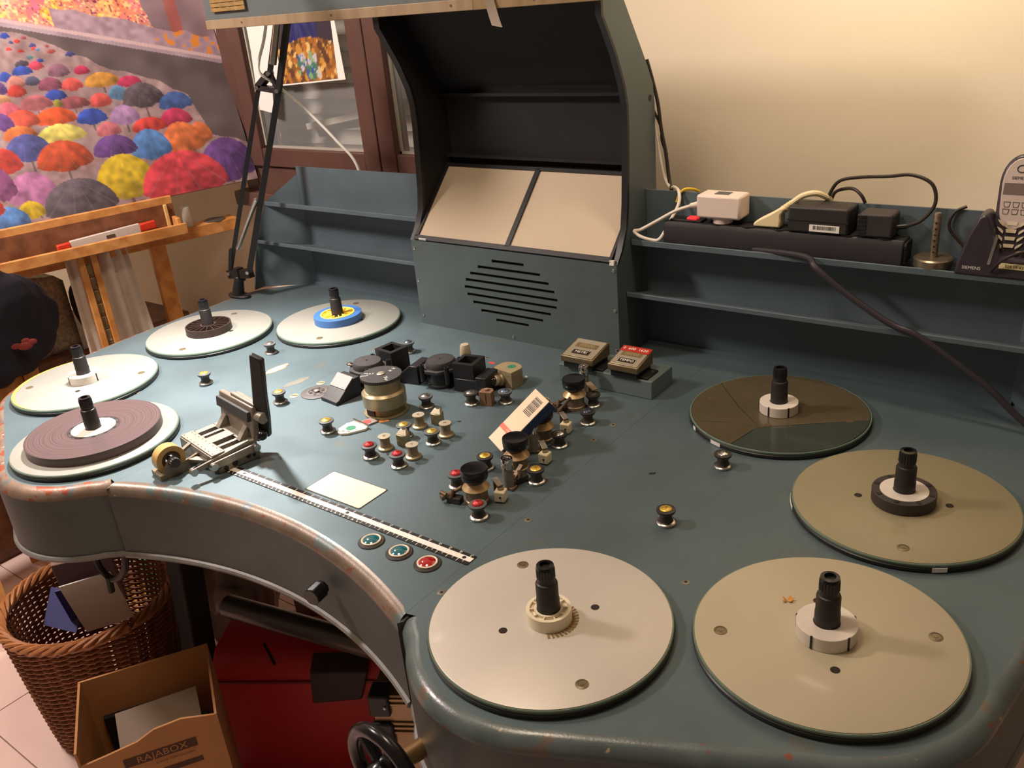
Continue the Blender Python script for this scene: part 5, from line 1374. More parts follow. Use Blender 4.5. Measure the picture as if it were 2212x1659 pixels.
# ------------------------------------------------------------------ painting on the easel
PB = Vector((-1.28, 1.684, 0.2015))
pd = Vector((-0.27564, -0.96126, 0))
pn = Vector((0.96126, -0.27564, 0))
pu_ = Vector((-0.24712, 0.07086, 0.96639))
def EP(s, n, z):
    return PB + pd * s + pn * n + Vector((0, 0, z - PB.z))
UMB = [(0.546, 0.469, 0.011, 0.012, 58, 84, 178), (0.521, 0.455, 0.007, 0.008, 205, 68, 62), (0.547, 0.437, 0.007, 0.007, 205, 68, 62), (0.52, 0.429, 0.007, 0.007, 205, 68, 62), (0.488, 0.44, 0.009, 0.008, 78, 78, 140), (0.486, 0.432, 0.008, 0.007, 205, 68, 62), (0.48, 0.43, 0.005, 0.006, 105, 145, 185), (0.504, 0.412, 0.008, 0.008, 95, 140, 150), (0.482, 0.4, 0.008, 0.008, 58, 84, 178), (0.448, 0.42, 0.011, 0.008, 170, 80, 78), (0.405, 0.408, 0.011, 0.01, 78, 78, 140), (0.503, 0.462, 0.007, 0.007, 165, 88, 98), (0.536, 0.454, 0.005, 0.006, 78, 78, 140), (0.455, 0.436, 0.005, 0.005, 170, 80, 78), (0.527, 0.395, 0.017, 0.013, 75, 68, 78), (0.497, 0.386, 0.018, 0.017, 205, 75, 100), (0.533, 0.376, 0.024, 0.018, 58, 84, 178), (0.447, 0.363, 0.026, 0.026, 140, 98, 120), (0.39, 0.36, 0.019, 0.018, 195, 58, 98), (0.576, 0.365, 0.015, 0.019, 58, 84, 178), (0.557, 0.347, 0.02, 0.024, 212, 140, 130), (0.517, 0.348, 0.018, 0.018, 88, 88, 115), (0.478, 0.33, 0.029, 0.027, 150, 82, 108), (0.425, 0.324, 0.026, 0.026, 220, 92, 88), (0.347, 0.324, 0.044, 0.03, 214, 152, 68), (0.278, 0.314, 0.031, 0.023, 195, 58, 98), (0.562, 0.326, 0.022, 0.023, 205, 68, 62), (0.594, 0.336, 0.011, 0.024, 105, 70, 135), (0.316, 0.285, 0.025, 0.03, 105, 145, 185), (0.254, 0.261, 0.054, 0.051, 98, 86, 96), (0.474, 0.304, 0.026, 0.021, 58, 84, 178), (0.368, 0.273, 0.028, 0.028, 220, 92, 88), (0.171, 0.238, 0.045, 0.039, 70, 98, 160), (0.526, 0.288, 0.038, 0.03, 185, 105, 115), (0.436, 0.277, 0.038, 0.025, 165, 88, 98), (0.601, 0.312, 0.018, 0.018, 225, 165, 120), (0.594, 0.284, 0.027, 0.025, 222, 108, 128), (0.475, 0.286, 0.011, 0.015, 170, 160, 70), (0.403, 0.233, 0.038, 0.032, 58, 84, 178), (0.491, 0.244, 0.049, 0.036, 222, 92, 52), (0.571, 0.25, 0.038, 0.036, 208, 88, 72), (0.319, 0.22, 0.038, 0.041, 170, 132, 178), (0.184, 0.193, 0.043, 0.04, 195, 58, 98), (0.261, 0.188, 0.046, 0.032, 205, 68, 62), (0.617, 0.249, 0.023, 0.033, 105, 70, 135), (0.371, 0.193, 0.031, 0.031, 185, 105, 115), (0.492, 0.198, 0.059, 0.038, 222, 208, 110), (0.589, 0.217, 0.039, 0.03, 222, 120, 70), (0.127, 0.139, 0.031, 0.046, 222, 120, 70), (0.182, 0.122, 0.056, 0.069, 222, 120, 70), (0.274, 0.122, 0.052, 0.064, 90, 135, 200), (0.37, 0.14, 0.055, 0.047, 105, 70, 135), (0.581, 0.169, 0.054, 0.053, 85, 90, 155), (0.503, 0.131, 0.067, 0.061, 190, 80, 52), (0.645, 0.146, 0.037, 0.05, 205, 68, 62), (0.073, 0.031, 0.08, 0.095, 105, 70, 135), (0.366, 0.037, 0.078, 0.092, 205, 175, 48), (0.21, 0.008, 0.116, 0.102, 208, 70, 82), (0.604, 0.059, 0.059, 0.066, 185, 120, 165), (0.672, 0.085, 0.031, 0.065, 150, 85, 135), (0.499, 0.007, 0.089, 0.081, 98, 88, 98), (0.623, 0.02, 0.031, 0.036, 205, 175, 48), (0.677, 0.002, 0.042, 0.048, 90, 135, 200), (0.723, 0.043, 0.038, 0.053, 205, 68, 62), (0.728, 0.119, 0.037, 0.047, 222, 208, 110), (0.69, 0.19, 0.034, 0.041, 208, 70, 82), (0.775, 0.018, 0.047, 0.053, 105, 70, 135), (0.659, 0.253, 0.028, 0.029, 58, 84, 178), (0.643, 0.316, 0.024, 0.023, 222, 92, 52)]
NS, NT, S1, T1 = 340, 280, 0.96, 0.74
ss = np.linspace(0, S1, NS)
tt = np.linspace(0, T1, NT)
Sg, Tg = np.meshgrid(ss, tt)
rng = np.random.default_rng(3)
def vnoise(shape, cell, seed):
    g = np.random.default_rng(seed).random((shape[0] // cell + 3, shape[1] // cell + 3))
    yy = np.arange(shape[0]) / cell
    xx = np.arange(shape[1]) / cell
    y0 = yy.astype(int); x0 = xx.astype(int)
    fy = (yy - y0)[:, None]; fx = (xx - x0)[None, :]
    fy = fy * fy * (3 - 2 * fy); fx = fx * fx * (3 - 2 * fx)
    return (g[y0][:, x0] * (1 - fy) * (1 - fx) + g[y0 + 1][:, x0] * fy * (1 - fx) + g[y0][:, x0 + 1] * (1 - fy) * fx + g[y0 + 1][:, x0 + 1] * fy * fx)
n1 = vnoise(Sg.shape, 14, 1)
n2 = vnoise(Sg.shape, 5, 2)
n3 = vnoise(Sg.shape, 2, 3)
img = np.zeros(Sg.shape + (3,))
img[:] = (156, 130, 132)
img += (n1[..., None] - 0.5) * 36 + (n2[..., None] - 0.5) * 34
img[..., 0] += (n3 - 0.5) * 16
# city facade above the parapet line
par = 0.357 + (0.518 - 0.357) * (Sg + 0.01) / 0.552
above = Tg > par
fac = np.stack([235 + 30 * n2, 120 + 120 * n3, 60 + 120 * n1], -1)
fac2 = np.stack([200 + 50 * n1, 100 + 60 * n2, 100 + 60 * n3], -1)
colm = (np.floor(Sg / 0.045 + 0.8 * n1) % 3)
fac = np.where((colm == 0)[..., None], fac, np.where((colm == 1)[..., None], fac2, fac * 0.5 + np.array([120, 60, 60])))
fac = np.where(((n3 > 0.72) & (n2 > 0.4))[..., None], np.array([250, 214, 150]), fac)
fac = np.where((n3 < 0.16)[..., None], np.array([120, 52, 92]), fac)
grey = np.stack([128 + 30 * n1, 104 + 30 * n1, 112 + 30 * n1], -1)
grey = np.where(((Sg > 0.085) & (Sg < 0.12))[..., None], np.array([168, 96, 92]) + 20 * (n1[..., None] - 0.5), grey)
img = np.where(above[..., None], np.where((Sg > 0.165 + 0.02 * n1)[..., None], fac, grey), img)
band = above & (Tg < par + 0.045 + 0.02 * n1) & (Sg < 0.42)
img = np.where(band[..., None], np.stack([150 + 40 * n2, 122 + 40 * n2, 136 + 40 * n2], -1), img)
spark = band & (Sg < 0.17) & (n2 > 0.62)
img = np.where(spark[..., None], np.array([222, 138, 62]), img)
# dark parapet
line = np.abs(Tg - par + 0.006) < 0.005
low = np.interp(Sg.ravel(), [-0.001, 0.098, 0.13, 0.205, 0.317, 0.498, 0.55, 1.0], [0.112, 0.152, 0.268, 0.314, 0.366, 0.468, 0.482, 0.61]).reshape(Sg.shape)
dark = (~above) & (Tg > low + 0.014 * (n1 - 0.5))
dk = np.stack([84 + 26 * n1, 72 + 24 * n1, 74 + 24 * n1], -1)
img = np.where(dark[..., None], dk, img)
img = np.where((dark & (Tg > par - 0.022))[..., None], np.stack([146 + 40 * n1, 126 + 40 * n1, 138 + 40 * n1], -1), img)
img = np.where((line & (Sg < 0.8))[..., None], np.array([206, 176, 178]), img)
for (sc, tb, hw_, hh, r_, g_, b_) in UMB:
    if hw_ <= 0 or hh <= 0:
        continue
    hw_, hh = hw_ * 1.08, hh * 1.08
    u = (Sg - sc) / hw_
    v = (Tg - tb) / hh
    sag = 0.10 * np.abs(np.sin(u * math.pi * 2.0)) + 0.16 * (1 - u * u)
    ins = (u * u + np.clip(v, 0, 9) ** 2 < 1) & (v > -0.12 + 0.0 * u + 0.18 * np.abs(u) - sag * 0.6)
    ang = np.arctan2(u, np.clip(1.02 - v, 0.02, 9))
    rib = np.abs(((ang * 3.2 / math.pi * 2) % 1) - 0.5)
    shade = 0.80 + 0.28 * np.clip(v, 0, 1) + 0.18 * (rib - 0.25) + 0.30 * (n2 - 0.5) + 0.22 * (n1 - 0.5) + 0.12 * u
    col = np.array([r_, g_, b_])[None, None, :] * shade[..., None]
    col = np.where((rib < 0.045)[..., None] & (hw_ > 0.03), col * 0.82 + 30, col)
    # pole shadow below
    pole = (np.abs(u) < 0.05) & (v < 0) & (v > -0.7) & (hw_ > 0.04)
    img = np.where(pole[..., None], img * 0.7, img)
    img = np.where(ins[..., None], col, img)
img = np.clip(img, 0, 255) / 255
imgl = np.where(img > 0.04045, ((img + 0.055) / 1.055) ** 2.4, img / 12.92)
pt = thing('painting', 'large unframed canvas painted with a crowd of colourful umbrellas', 'painting', tuple(PB))
vs = [tuple(pd * s + pu_ * t) for t in tt for s in ss]
fs = [(j * NS + i, j * NS + i + 1, (j + 1) * NS + i + 1, (j + 1) * NS + i) for j in range(NT - 1) for i in range(NS - 1)]
me = bpy.data.meshes.new('painted_canvas')
me.from_pydata(vs, [], fs)
ca = me.color_attributes.new('paint', 'FLOAT_COLOR', 'POINT')
ca.data.foreach_set('color', np.concatenate([imgl.reshape(-1, 3), np.ones((NS * NT, 1))], 1).astype(np.float32).ravel())
me.materials.append(attr_mat('oil_paint', 0.45, 0.06))
o = bpy.data.objects.new('painted_canvas', me)
C.objects.link(o)
o.parent = pt
pnn = pd.cross(pu_)
if pnn.x < 0:
    pnn = -pnn
Mp = Matrix(((pd.x, pu_.x, pnn.x, 0), (pd.y, pu_.y, pnn.y, 0), (pd.z, pu_.z, pnn.z, 0), (0, 0, 0, 1)))
MB().box(0, S1, 0, T1, -0.019, -0.0006, Mp).build('stretcher', mat('raw_canvas_edge', (120, 96, 92), 0.8), pt)

# easel
ea = thing('easel', 'orange pine easel with paint tray holding up the umbrella canvas', 'easel', tuple(EP(0.5, 0, FLOOR)))
eo = EP(0.5, 0, FLOOR)
def ebox(nm, s0, s1, n0, n1, z0, z1, material=PINE, bevel=0.002):
    m = MB().hexa([EP(s0, n0, z0), EP(s1, n0, z0), EP(s1, n1, z0), EP(s0, n1, z0)], [EP(s0, n0, z1), EP(s1, n0, z1), EP(s1, n1, z1), EP(s0, n1, z1)])
    return rel(m, eo).build(nm, material, ea, bevel=bevel)
tray = ebox('tray_back', 0.270, 1.02, 0.006, 0.020, 0.104, 0.206)
ebox('tray_back_face', 0.272, 1.02, 0.020, 0.023, 0.104, 0.186, PINE_D, 0)
ebox('tray_bottom', 0.270, 1.02, 0.020, 0.074, 0.104, 0.110, PINE_D)
ebox('tray_front_lip', 0.262, 1.02, 0.068, 0.080, 0.104, 0.134)
ebox('tray_end', 0.272, 0.284, 0.024, 0.068, 0.106, 0.150)
ebox('tray_end_post', 0.290, 0.300, 0.022, 0.030, 0.106, 0.186, mat('pale_pine', (228, 190, 120), 0.5))
ebox('cross_bar', 0.085, 1.05, -0.070, -0.006, 0.066, 0.100)
ebox('leg', 0.306, 0.350, -0.052, -0.022, FLOOR, 0.100)
ebox('leg', 0.86, 0.905, -0.052, -0.022, FLOOR, 0.100)
ebox('mast', 0.510, 0.527, 0.024, 0.046, -0.60, 0.098)
ebox('mast', 0.543, 0.560, 0.024, 0.046, -0.60, 0.098)
ebox('lower_bar', 0.30, 0.91, -0.05, -0.02, -0.62, -0.56)
ebox('mast_foot', 0.49, 0.58, -0.05, 0.05, -0.64, -0.60)
for q in range(10):
    z = 0.06 - q * 0.038
    ebox('ratchet_plate', 0.5275, 0.5425, 0.026, 0.040, z - 0.014, z + 0.014, mat('ratchet_metal', (150, 134, 100), 0.45, metal=0.6, var=0.2))
MBp = MB().lathe([(0.030, 0), (0.032, 0.001), (0.030, 0.0025)], 28, Matrix.Translation(EP(0.145, -0.036, 0.100)))
t = tag(MBp.build('paint_dish', mat('dark_paint_lid', (74, 68, 66), 0.4)), 'dark round paint dish lying on the end of the easel cross bar', 'dish')
# spray / bottle piece at tray end
t = tag(MB().lathe([(0.014, 0), (0.014, 0.055), (0.010, 0.060), (0.006, 0.062), (0.006, 0.070)], 20, Matrix.Translation(EP(0.225, -0.03, 0.100))).build('paint_bottle', mat('white_bottle', (214, 206, 190), 0.4)), 'small white paint bottle standing at the end of the easel tray', 'bottle')
# tool lying in the tray: white level with red ends
lv0, lv1 = EP(0.335, 0.040, 0.142), EP(0.600, 0.046, 0.132)
lvd = (lv1 - lv0).normalized()
t = thing('spirit_level', 'white level with red end caps lying in the easel tray', 'level', tuple(lv0))
rel(MB().bar(lv0 + lvd * 0.045, lv1 - lvd * 0.035, 0.012, 0.026, (0, 0, 1)), lv0).build('bar', mat('level_white', (214, 204, 196), 0.4), t, bevel=0.001)
for a, b in ((0.0, 0.046), ((lv1 - lv0).length - 0.036, (lv1 - lv0).length)):
    rel(MB().bar(lv0 + lvd * a, lv0 + lvd * b, 0.0135, 0.022, (0, 0, 1)), lv0).build('end_cap', mat('level_red', (222, 62, 38), 0.4), t, bevel=0.003)
rel(MB().bar(lv0 + lvd * 0.115 + pn * 0.0066, lv0 + lvd * 0.138 + pn * 0.0066, 0.001, 0.008, (0, 0, 1)), lv0).build('vial_slot', mat('vial_brown', (92, 78, 62), 0.4), t, bevel=0.0003)
for (s0, s1, z, l) in ((0.56, 0.64, 0.116, 'dark brown pliers lying beside the level in the easel tray'), (0.70, 0.83, 0.118, 'dark paint brush lying in the easel tray near the picture edge')):
    a, b = EP(s0, 0.056, z), EP(s1, 0.050, z - 0.004)
    t = thing('hand_tool', l, 'tool', tuple(a))
    rel(MB().tube([a, a + (b - a) * 0.3 + Vector((0, 0, 0.008)), a + (b - a) * 0.7 + Vector((0, 0, 0.004)), b], 0.007, 8), a).build('handle', mat('tool_dark', (58, 40, 38), 0.5), t)
    rel(MB().bar(a, a - pd * 0.02 + Vector((0, 0, 0.004)), 0.010, 0.007), a).build('head', mat('tool_teal', (70, 140, 140), 0.5) if s0 > 0.6 else TARN, t)
t = tag(MB().lathe([(0.0, 0), (0.024, 0.004), (0.024, 0.06), (0.018, 0.07)], 20, Matrix.Translation(EP(0.795, 0.045, 0.107))).build('white_cup', MARK_W), 'white cup standing in the easel tray at the left picture edge', 'cup')
# cloth hanging over the easel behind the mast
cl = []
NX, NZ = 40, 26
for j in range(NZ):
    for i in range(NX):
        f = i / (NX - 1)
        g = j / (NZ - 1)
        s = 0.585 + 0.012 * g - f * (0.165 + 0.045 * g)
        z = 0.100 - g * 0.52 + 0.01 * math.sin(9 * f)
        nn = 0.006 + 0.016 * math.sin(f * 13 + 1.5 * g) * (0.4 + 0.6 * g) + 0.008 * math.sin(f * 29 + 2)
        cl.append(tuple(EP(s, nn - 0.012, z)))
cm = MB().add(cl, [(j * NX + i, j * NX + i + 1, (j + 1) * NX + i + 1, (j + 1) * NX + i) for j in range(NZ - 1) for i in range(NX - 1)])
o = cm.build('rag', mat('grey_white_cloth', (224, 214, 202), 0.9, var=0.08, vscale=25, bump=0.3, bscale=300, chips=[((116, 92, 80), 20.0, 0.72)]), smooth=60)
sd = o.modifiers.new('thick', 'SOLIDIFY')
sd.thickness = 0.003
tag(o, 'pale grey painting rag hanging down from the easel behind its mast', 'cloth')

# chair with dark jacket at the left edge
ch = thing('wooden_chair', 'orange wooden chair with its back to the table under a dark jacket', 'chair', (-1.35, 0.78, FLOOR))
for (x, y) in ((0.13, -0.17), (0.13, 0.075), (-0.13, -0.17), (-0.13, 0.075)):
    MB().box(x - 0.018, x + 0.018, y - 0.018, y + 0.018, 0, 0.44 if x < 0 else 0.86).build('leg', PINE, ch, bevel=0.003)
MB().box(-0.15, 0.15, -0.19, 0.095, 0.44, 0.47).build('seat', PINE, ch, bevel=0.004)
for z in (0.62, 0.78):
    MB().box(0.12, 0.14, -0.15, 0.055, z, z + 0.07).build('back_rail', PINE, ch, bevel=0.003)
jk = bmesh.new()
bmesh.ops.create_icosphere(jk, subdivisions=5, radius=1.0)
for v in jk.verts:
    p = v.co.copy()
    n_ = mnoise.noise(p * 1.7) * 0.16 + mnoise.noise(p * 4.0 + Vector((3, 1, 7))) * 0.07 + abs(math.sin(p.y * 7 + p.z * 2)) * 0.04
    w_ = 1.0 - 0.18 * max(0, p.z)
    v.co = Vector((p.x * 0.070 * (1 + n_), p.y * 0.165 * w_ * (1 + n_), p.z * 0.150 * (1 + n_)))
jm = bpy.data.meshes.new('jacket')
jk.to_mesh(jm)
jk.free()
jm.polygons.foreach_set('use_smooth', [True] * len(jm.polygons))
jm.materials.append(mat('navy_fleece', (30, 26, 36), 0.95, var=0.25, vscale=20))
jo = bpy.data.objects.new('jacket', None)
C.objects.link(jo)
jo.location = (-1.205, 0.775, 0.055)
tag(jo, 'dark navy jacket with a red emblem bunched over the chair back', 'jacket')
jb = bpy.data.objects.new('cloth_body', jm)
C.objects.link(jb)
jb.parent = jo
m = MB()
for (a, b, c_) in ((0.0, 0.0, 1.0), (0.016, 0.006, 0.7), (-0.018, 0.004, 0.7), (0.004, 0.012, 0.6)):
    m.sphere((0, a, b), 0.013 * c_, 10, 6, (0.12, 1.3, 0.8))
o = m.build('emblem', mat('red_emblem', (128, 50, 44), 0.9), jo)
o.location = (0.073, 0.058, -0.055)
o.rotation_euler = (0, 0, -0.35)
# cabinet and pouch behind the easel
cb_ = thing('low_cabinet', 'dark brown low cabinet standing behind the easel legs', 'cabinet', (-1.84, 1.12, FLOOR))
DKW = wood('dark_brown_wood', (104, 66, 42), (74, 46, 30), (5, 30, 30))
MB().box(-0.2, 0.2, -0.42, 0.42, 0, 0.50).build('body', DKW, cb_, bevel=0.003)
MB().box(-0.215, 0.215, -0.44, 0.44, 0.50, 0.53).build('top', DKW, cb_, bevel=0.004)
for (y0, y1) in ((-0.40, -0.01), (0.01, 0.40)):
    d_ = MB().box(0.2, 0.212, y0, y1, 0.03, 0.47).build('door', DKW, cb_, bevel=0.003)
    MB().sphere((0.222, (y0 + y1) / 2 + (0.15 if y0 < -0.1 else -0.15), 0.27), 0.012, 10, 8).build('knob', TARN, d_)
pc = bmesh.new()
bmesh.ops.create_cube(pc, size=1.0)
bmesh.ops.subdivide_edges(pc, edges=pc.edges[:], cuts=8, use_grid_fill=True)
for v in pc.verts:
    p = v.co
    k = 1 - 0.25 * (abs(p.y) * 2) ** 3 * 0.5
    v.co = Vector((p.x * 0.10 * k, p.y * 0.22, (p.z + 0.5) * 0.24 * k)) + Vector((0, 0, 0.004 * math.sin(p.y * 20)))
pm_ = bpy.data.meshes.new('woven_pouch')
pc.to_mesh(pm_)
pc.free()
pm_.polygons.foreach_set('use_smooth', [True] * len(pm_.polygons))
pm_.materials.append(mat('grey_weave', (150, 136, 118), 0.9, var=0.4, vscale=90, bump=0.6, bscale=120))
o = bpy.data.objects.new('woven_pouch', pm_)
C.objects.link(o)
o.location = (-1.72, 1.10, FLOOR + 0.53)
tag(o, 'grey woven pouch sitting on the dark cabinet', 'pouch')
bb = bmesh.new()
bmesh.ops.create_icosphere(bb, subdivisions=4, radius=1.0)
for v in bb.verts:
    p = v.co.copy()
    v.co = Vector((p.x * 0.06, p.y * 0.07, max(p.z, -0.9) * 0.13 + 0.117)) * (1 + 0.12 * mnoise.noise(p * 2))
bm_ = bpy.data.meshes.new('dark_bag')
bb.to_mesh(bm_)
bb.free()
bm_.polygons.foreach_set('use_smooth', [True] * len(bm_.polygons))
bm_.materials.append(mat('dark_bag_cloth', (40, 32, 34), 0.8, var=0.2))
o = bpy.data.objects.new('dark_bag', bm_)
C.objects.link(o)
o.location = (-1.66, 1.285, FLOOR + 0.532)
tag(o, 'slumped dark bag beside the woven pouch on the cabinet', 'bag')

# ------------------------------------------------------------------ papers on the window
def raster_card(name, label, cat, corners, fn, nx, ny, back):
    """corners: BL, BR, TL world points; fn(u, v) -> rgb display"""
    bl, br, tl = (Vector(c) for c in corners)
    t = thing(name, label, cat, tuple(bl))
    vs, col = [], []
    for j in range(ny):
        for i in range(nx):
            u, v = i / (nx - 1), j / (ny - 1)
            vs.append(tuple((br - bl) * u + (tl - bl) * v))
            col.append((*lin(fn(u, v)), 1.0))
    me = bpy.data.meshes.new('print')
    me.from_pydata(vs, [], [(j * nx + i, j * nx + i + 1, (j + 1) * nx + i + 1, (j + 1) * nx + i) for j in range(ny - 1) for i in range(nx - 1)])
    a = me.color_attributes.new('paint', 'FLOAT_COLOR', 'POINT')
    a.data.foreach_set('color', np.array(col, dtype=np.float32).ravel())
    me.materials.append(attr_mat('print_ink', 0.35))
    o = bpy.data.objects.new('print', me)
    C.objects.link(o)
    o.parent = t
    x = (br - bl); y = (tl - bl)
    M = frame((0, 0, 0), x, y)
    MB().box(-0.002, x.length + back, -0.004, y.length + 0.004, -0.0012, -0.0004, M).build('sheet', PAPER, t)
    return t
rp = random.Random(11)
blobs = [(rp.random(), rp.random() * 0.72, 0.02 + 0.03 * rp.random(), rp.choice([(196, 142, 58), (214, 168, 84), (150, 98, 40), (92, 60, 40), (226, 190, 120), (176, 110, 48)])) for _ in range(260)]
blobs += [(0.35 + 0.35 * rp.random(), 0.05 + 0.25 * rp.random(), 0.02 + 0.02 * rp.random(), rp.choice([(60, 92, 150), (70, 120, 100), (130, 170, 120), (190, 190, 200)])) for _ in range(50)]
def coins(u, v):
    top = 0.38 + 0.10 * math.sin(u * 3.0)
    if v > top:
        k = mnoise.noise(Vector((u * 14, v * 4, 3)))
        return (36 + 40 * k, 44 + 50 * k, 86 + 90 * abs(k)) if 0.2 < u < 0.75 else (52, 46, 58)
    c = (120, 84, 44)
    for (bu, bv, r_, cc) in blobs:
        if (u - bu) ** 2 + ((v - bv) * 0.8) ** 2 < r_ * r_:
            c = cc
    return c
raster_card('photo_print', 'glossy print of a golden heap with white border taped to the window', 'print', ((-1.085, 1.684, 0.470), (-0.862, 1.684, 0.482), (-1.075, 1.684, 0.70)), coins, 56, 56, 0.028)
m = MB()
pts = [(-1.190, 0.70), (-1.192, 0.56), (-1.200, 0.47), (-1.203, 0.402), (-1.143, 0.392), (-1.128, 0.47), (-1.085, 0.475), (-1.075, 0.70)]
m.prism(pts, -0.0005, 0.0005, Matrix(((1, 0, 0, 0), (0, 0, -1, 1.681), (0, 1, 0, 0), (0, 0, 0, 1))))
tag(m.build('paper_sheet', PAPER), 'blank white paper strip hanging on the window behind the lamp', 'paper')

# ------------------------------------------------------------------ under the table
# wicker basket
bk = thing('wicker_basket', 'brown wicker waste basket on the floor under the table wing', 'basket', (-0.755, 0.63, FLOOR))
WK = mat('wicker', (140, 86, 52), 0.6, var=0.25, vscale=40)
WK2 = mat('wicker_rim', (172, 112, 66), 0.55, var=0.2, vscale=40)
HB, RB0, RB1 = 0.335, 0.128, 0.172
off = Vector((0.018, 0.008, 0))
def bpt(a, z, dr):
    f = z / HB
    r = RB0 + (RB1 - RB0) * f ** 0.85 + dr
    return Vector((off.x * f + r * math.cos(a), off.y * f + r * math.sin(a), z))
NST = 36
for k in range(NST):
    a = 2 * math.pi * k / NST
    MB().tube([bpt(a, z, 0) for z in np.linspace(0, HB, 6)], 0.0030, 5, 1).build('stake', WK, bk)
rows = list(np.linspace(0.006, HB - 0.018, 50))
for q, z in enumerate(rows):
    pts = []
    for k in range(NST * 3):
        a = 2 * math.pi * k / (NST * 3)
        ph_ = math.cos(NST / 2 * a + (math.pi if q % 2 else 0))
        pts.append(bpt(a, z, 0.0045 * ph_))
    MB().tube(pts, 0.0036, 5, 1, True).build('weave_strand', WK, bk)
for q in range(5):
    pts = []
    for k in range(72):
        a = 2 * math.pi * k / 72
        w_ = 9 * a + q * 2 * math.pi / 5
        pts.append(bpt(a, HB - 0.006 + 0.009 * math.sin(w_), 0.009 * math.cos(w_)))
    MB().tube(pts, 0.0048, 6, 1, True).build('rim_braid', WK2, bk)
MB().lathe([(RB0 - 0.004, 0.004), (RB0 - 0.004, 0.010)], 36).build('bottom', WK, bk)
# contents
cx0 = Vector((-0.745, 0.635, FLOOR))
def card(name, label, cat, pts_, th, material):
    a, b, c_ = (Vector(p) for p in pts_)
    M = frame(a, b - a, c_ - a)
    o = MB().box(0, (b - a).length, 0, (c_ - a).length, -th, 0, M).build(name, material, bevel=min(0.002, th / 3))
    return tag(o, label, cat)
card('white_card', 'white card leaning in the wicker basket', 'card', ((-0.745, 0.612, -0.515), (-0.690, 0.695, -0.510), (-0.655, 0.675, -0.390)), 0.003, PAPER)
card('blue_folder', 'dark blue folder leaning behind the white card in the basket', 'folder', ((-0.800, 0.612, -0.53), (-0.755, 0.680, -0.53), (-0.722, 0.645, -0.410)), 0.003, mat('dark_blue_plastic', (40, 38, 98), 0.4))
card('plastic_sheet', 'pale blue plastic sheet lying low in the wicker basket', 'plastic', ((-0.865, 0.575, -0.520), (-0.770, 0.600, -0.520), (-0.850, 0.625, -0.455)), 0.003, mat('pale_blue_plastic', (88, 90, 136), 0.3))
card('plastic_tub', 'clear brownish plastic tub wedged in the back of the basket', 'tub', ((-0.868, 0.640, -0.53), (-0.800, 0.738, -0.53), (-0.828, 0.640, -0.385)), 0.02, mat('smoky_plastic', (150, 120, 112), 0.25))
card('yellow_envelope', 'yellow-orange envelope lying on the floor beyond the basket', 'envelope', ((-1.20, 0.78, -0.755), (-1.05, 0.86, -0.755), (-1.26, 0.89, -0.755)), 0.004, mat('yellow_envelope', (222, 160, 84), 0.6))

# hook hanging below the left wing
m = MB().tube([(-0.425, 0.555, -0.128), (-0.432, 0.555, -0.175), (-0.425, 0.556, -0.200), (-0.402, 0.558, -0.210), (-0.372, 0.560, -0.195), (-0.345, 0.562, -0.165), (-0.335, 0.563, -0.128)], 0.006, 8).rod((-0.407, 0.555, -0.205), (-0.411, 0.554, -0.238), 0.006, 8)
tag(m.build('cable_hook', mat('dark_hook', (40, 33, 29), 0.6)), 'dark curved hook hanging under the table wing above the basket', 'hook')

# cardboard box
CARD = mat('cardboard', (176, 124, 78), 0.8, var=0.08, vscale=12)
CARD_IN = mat('cardboard_inside', (128, 100, 74), 0.85, var=0.08)
A_, B_, C_, D_ = Vector((-0.44, 0.462, 0)), Vector((-0.322, 0.650, 0)), Vector((-0.178, 0.560, 0)), Vector((-0.296, 0.372, 0))
zt, zb = -0.385, FLOOR
cbx = thing('cardboard_box', 'open brown cardboard box with printed lettering beside the basket', 'box', tuple((A_ + B_ + C_ + D_) / 4 + Vector((0, 0, FLOOR))))
co_ = (A_ + B_ + C_ + D_) / 4 + Vector((0, 0, FLOOR))
def wallq(nm, p, q, ztop_p, ztop_q, th=0.004, profile=None):
    n_ = (q - p).cross(Vector((0, 0, 1))).normalized() * th
    m = MB()
    if profile is None:
        profile = [(0, ztop_p), (1, ztop_q)]
    pts = [(p + (q - p) * f, z) for f, z in profile]
    vs = [(*(p).xy, zb), (*(q).xy, zb)] + [(*(a).xy, z) for a, z in pts[::-1]]
    k = len(vs)
    vs2 = [tuple(Vector(v) - n_) for v in vs]
    m.add(vs + vs2, [list(range(k)), list(range(k, 2 * k))[::-1]] + [(i, (i + 1) % k, k + (i + 1) % k, k + i) for i in range(k)])
    return rel(m, co_).build(nm, CARD, cbx)
wallq('side', A_, D_, zt, zt - 0.01)
wallq('side', B_, A_, zt, zt)
wallq('side', C_, B_, zt - 0.02, zt)
fw = wallq('printed_side', D_, C_, 0, 0, profile=[(0, zt - 0.040), (0.2, zt - 0.034), (0.42, zt - 0.026), (0.55, zt - 0.012), (0.75, zt - 0.008), (1, zt - 0.022)])
m = MB().prism([tuple(v.xy) for v in (A_, B_, C_, D_)], zb, zb + 0.004)
rel(m, co_).build('bottom', CARD_IN, cbx)
flap = [(A_, Vector((A_.x - 0.015, A_.y - 0.01, 0))), (B_, B_)]
fx = (C_ - D_).normalized()
fn_ = (C_ - D_).cross(Vector((0, 0, 1))).normalized()
if fn_.y > 0:
    fn_ = -fn_
Mf = frame(D_ + fn_ * 0.0006, fx, (0, 0, 1))
LD = (C_ - D_).length
bx = LD * 0.55
zc = zt - 0.062
PRB = mat('box_print_brown', (74, 44, 28), 0.7)
def onbox(m):
    m.v = [tuple(Vector(v) - co_) for v in m.v]
    return m
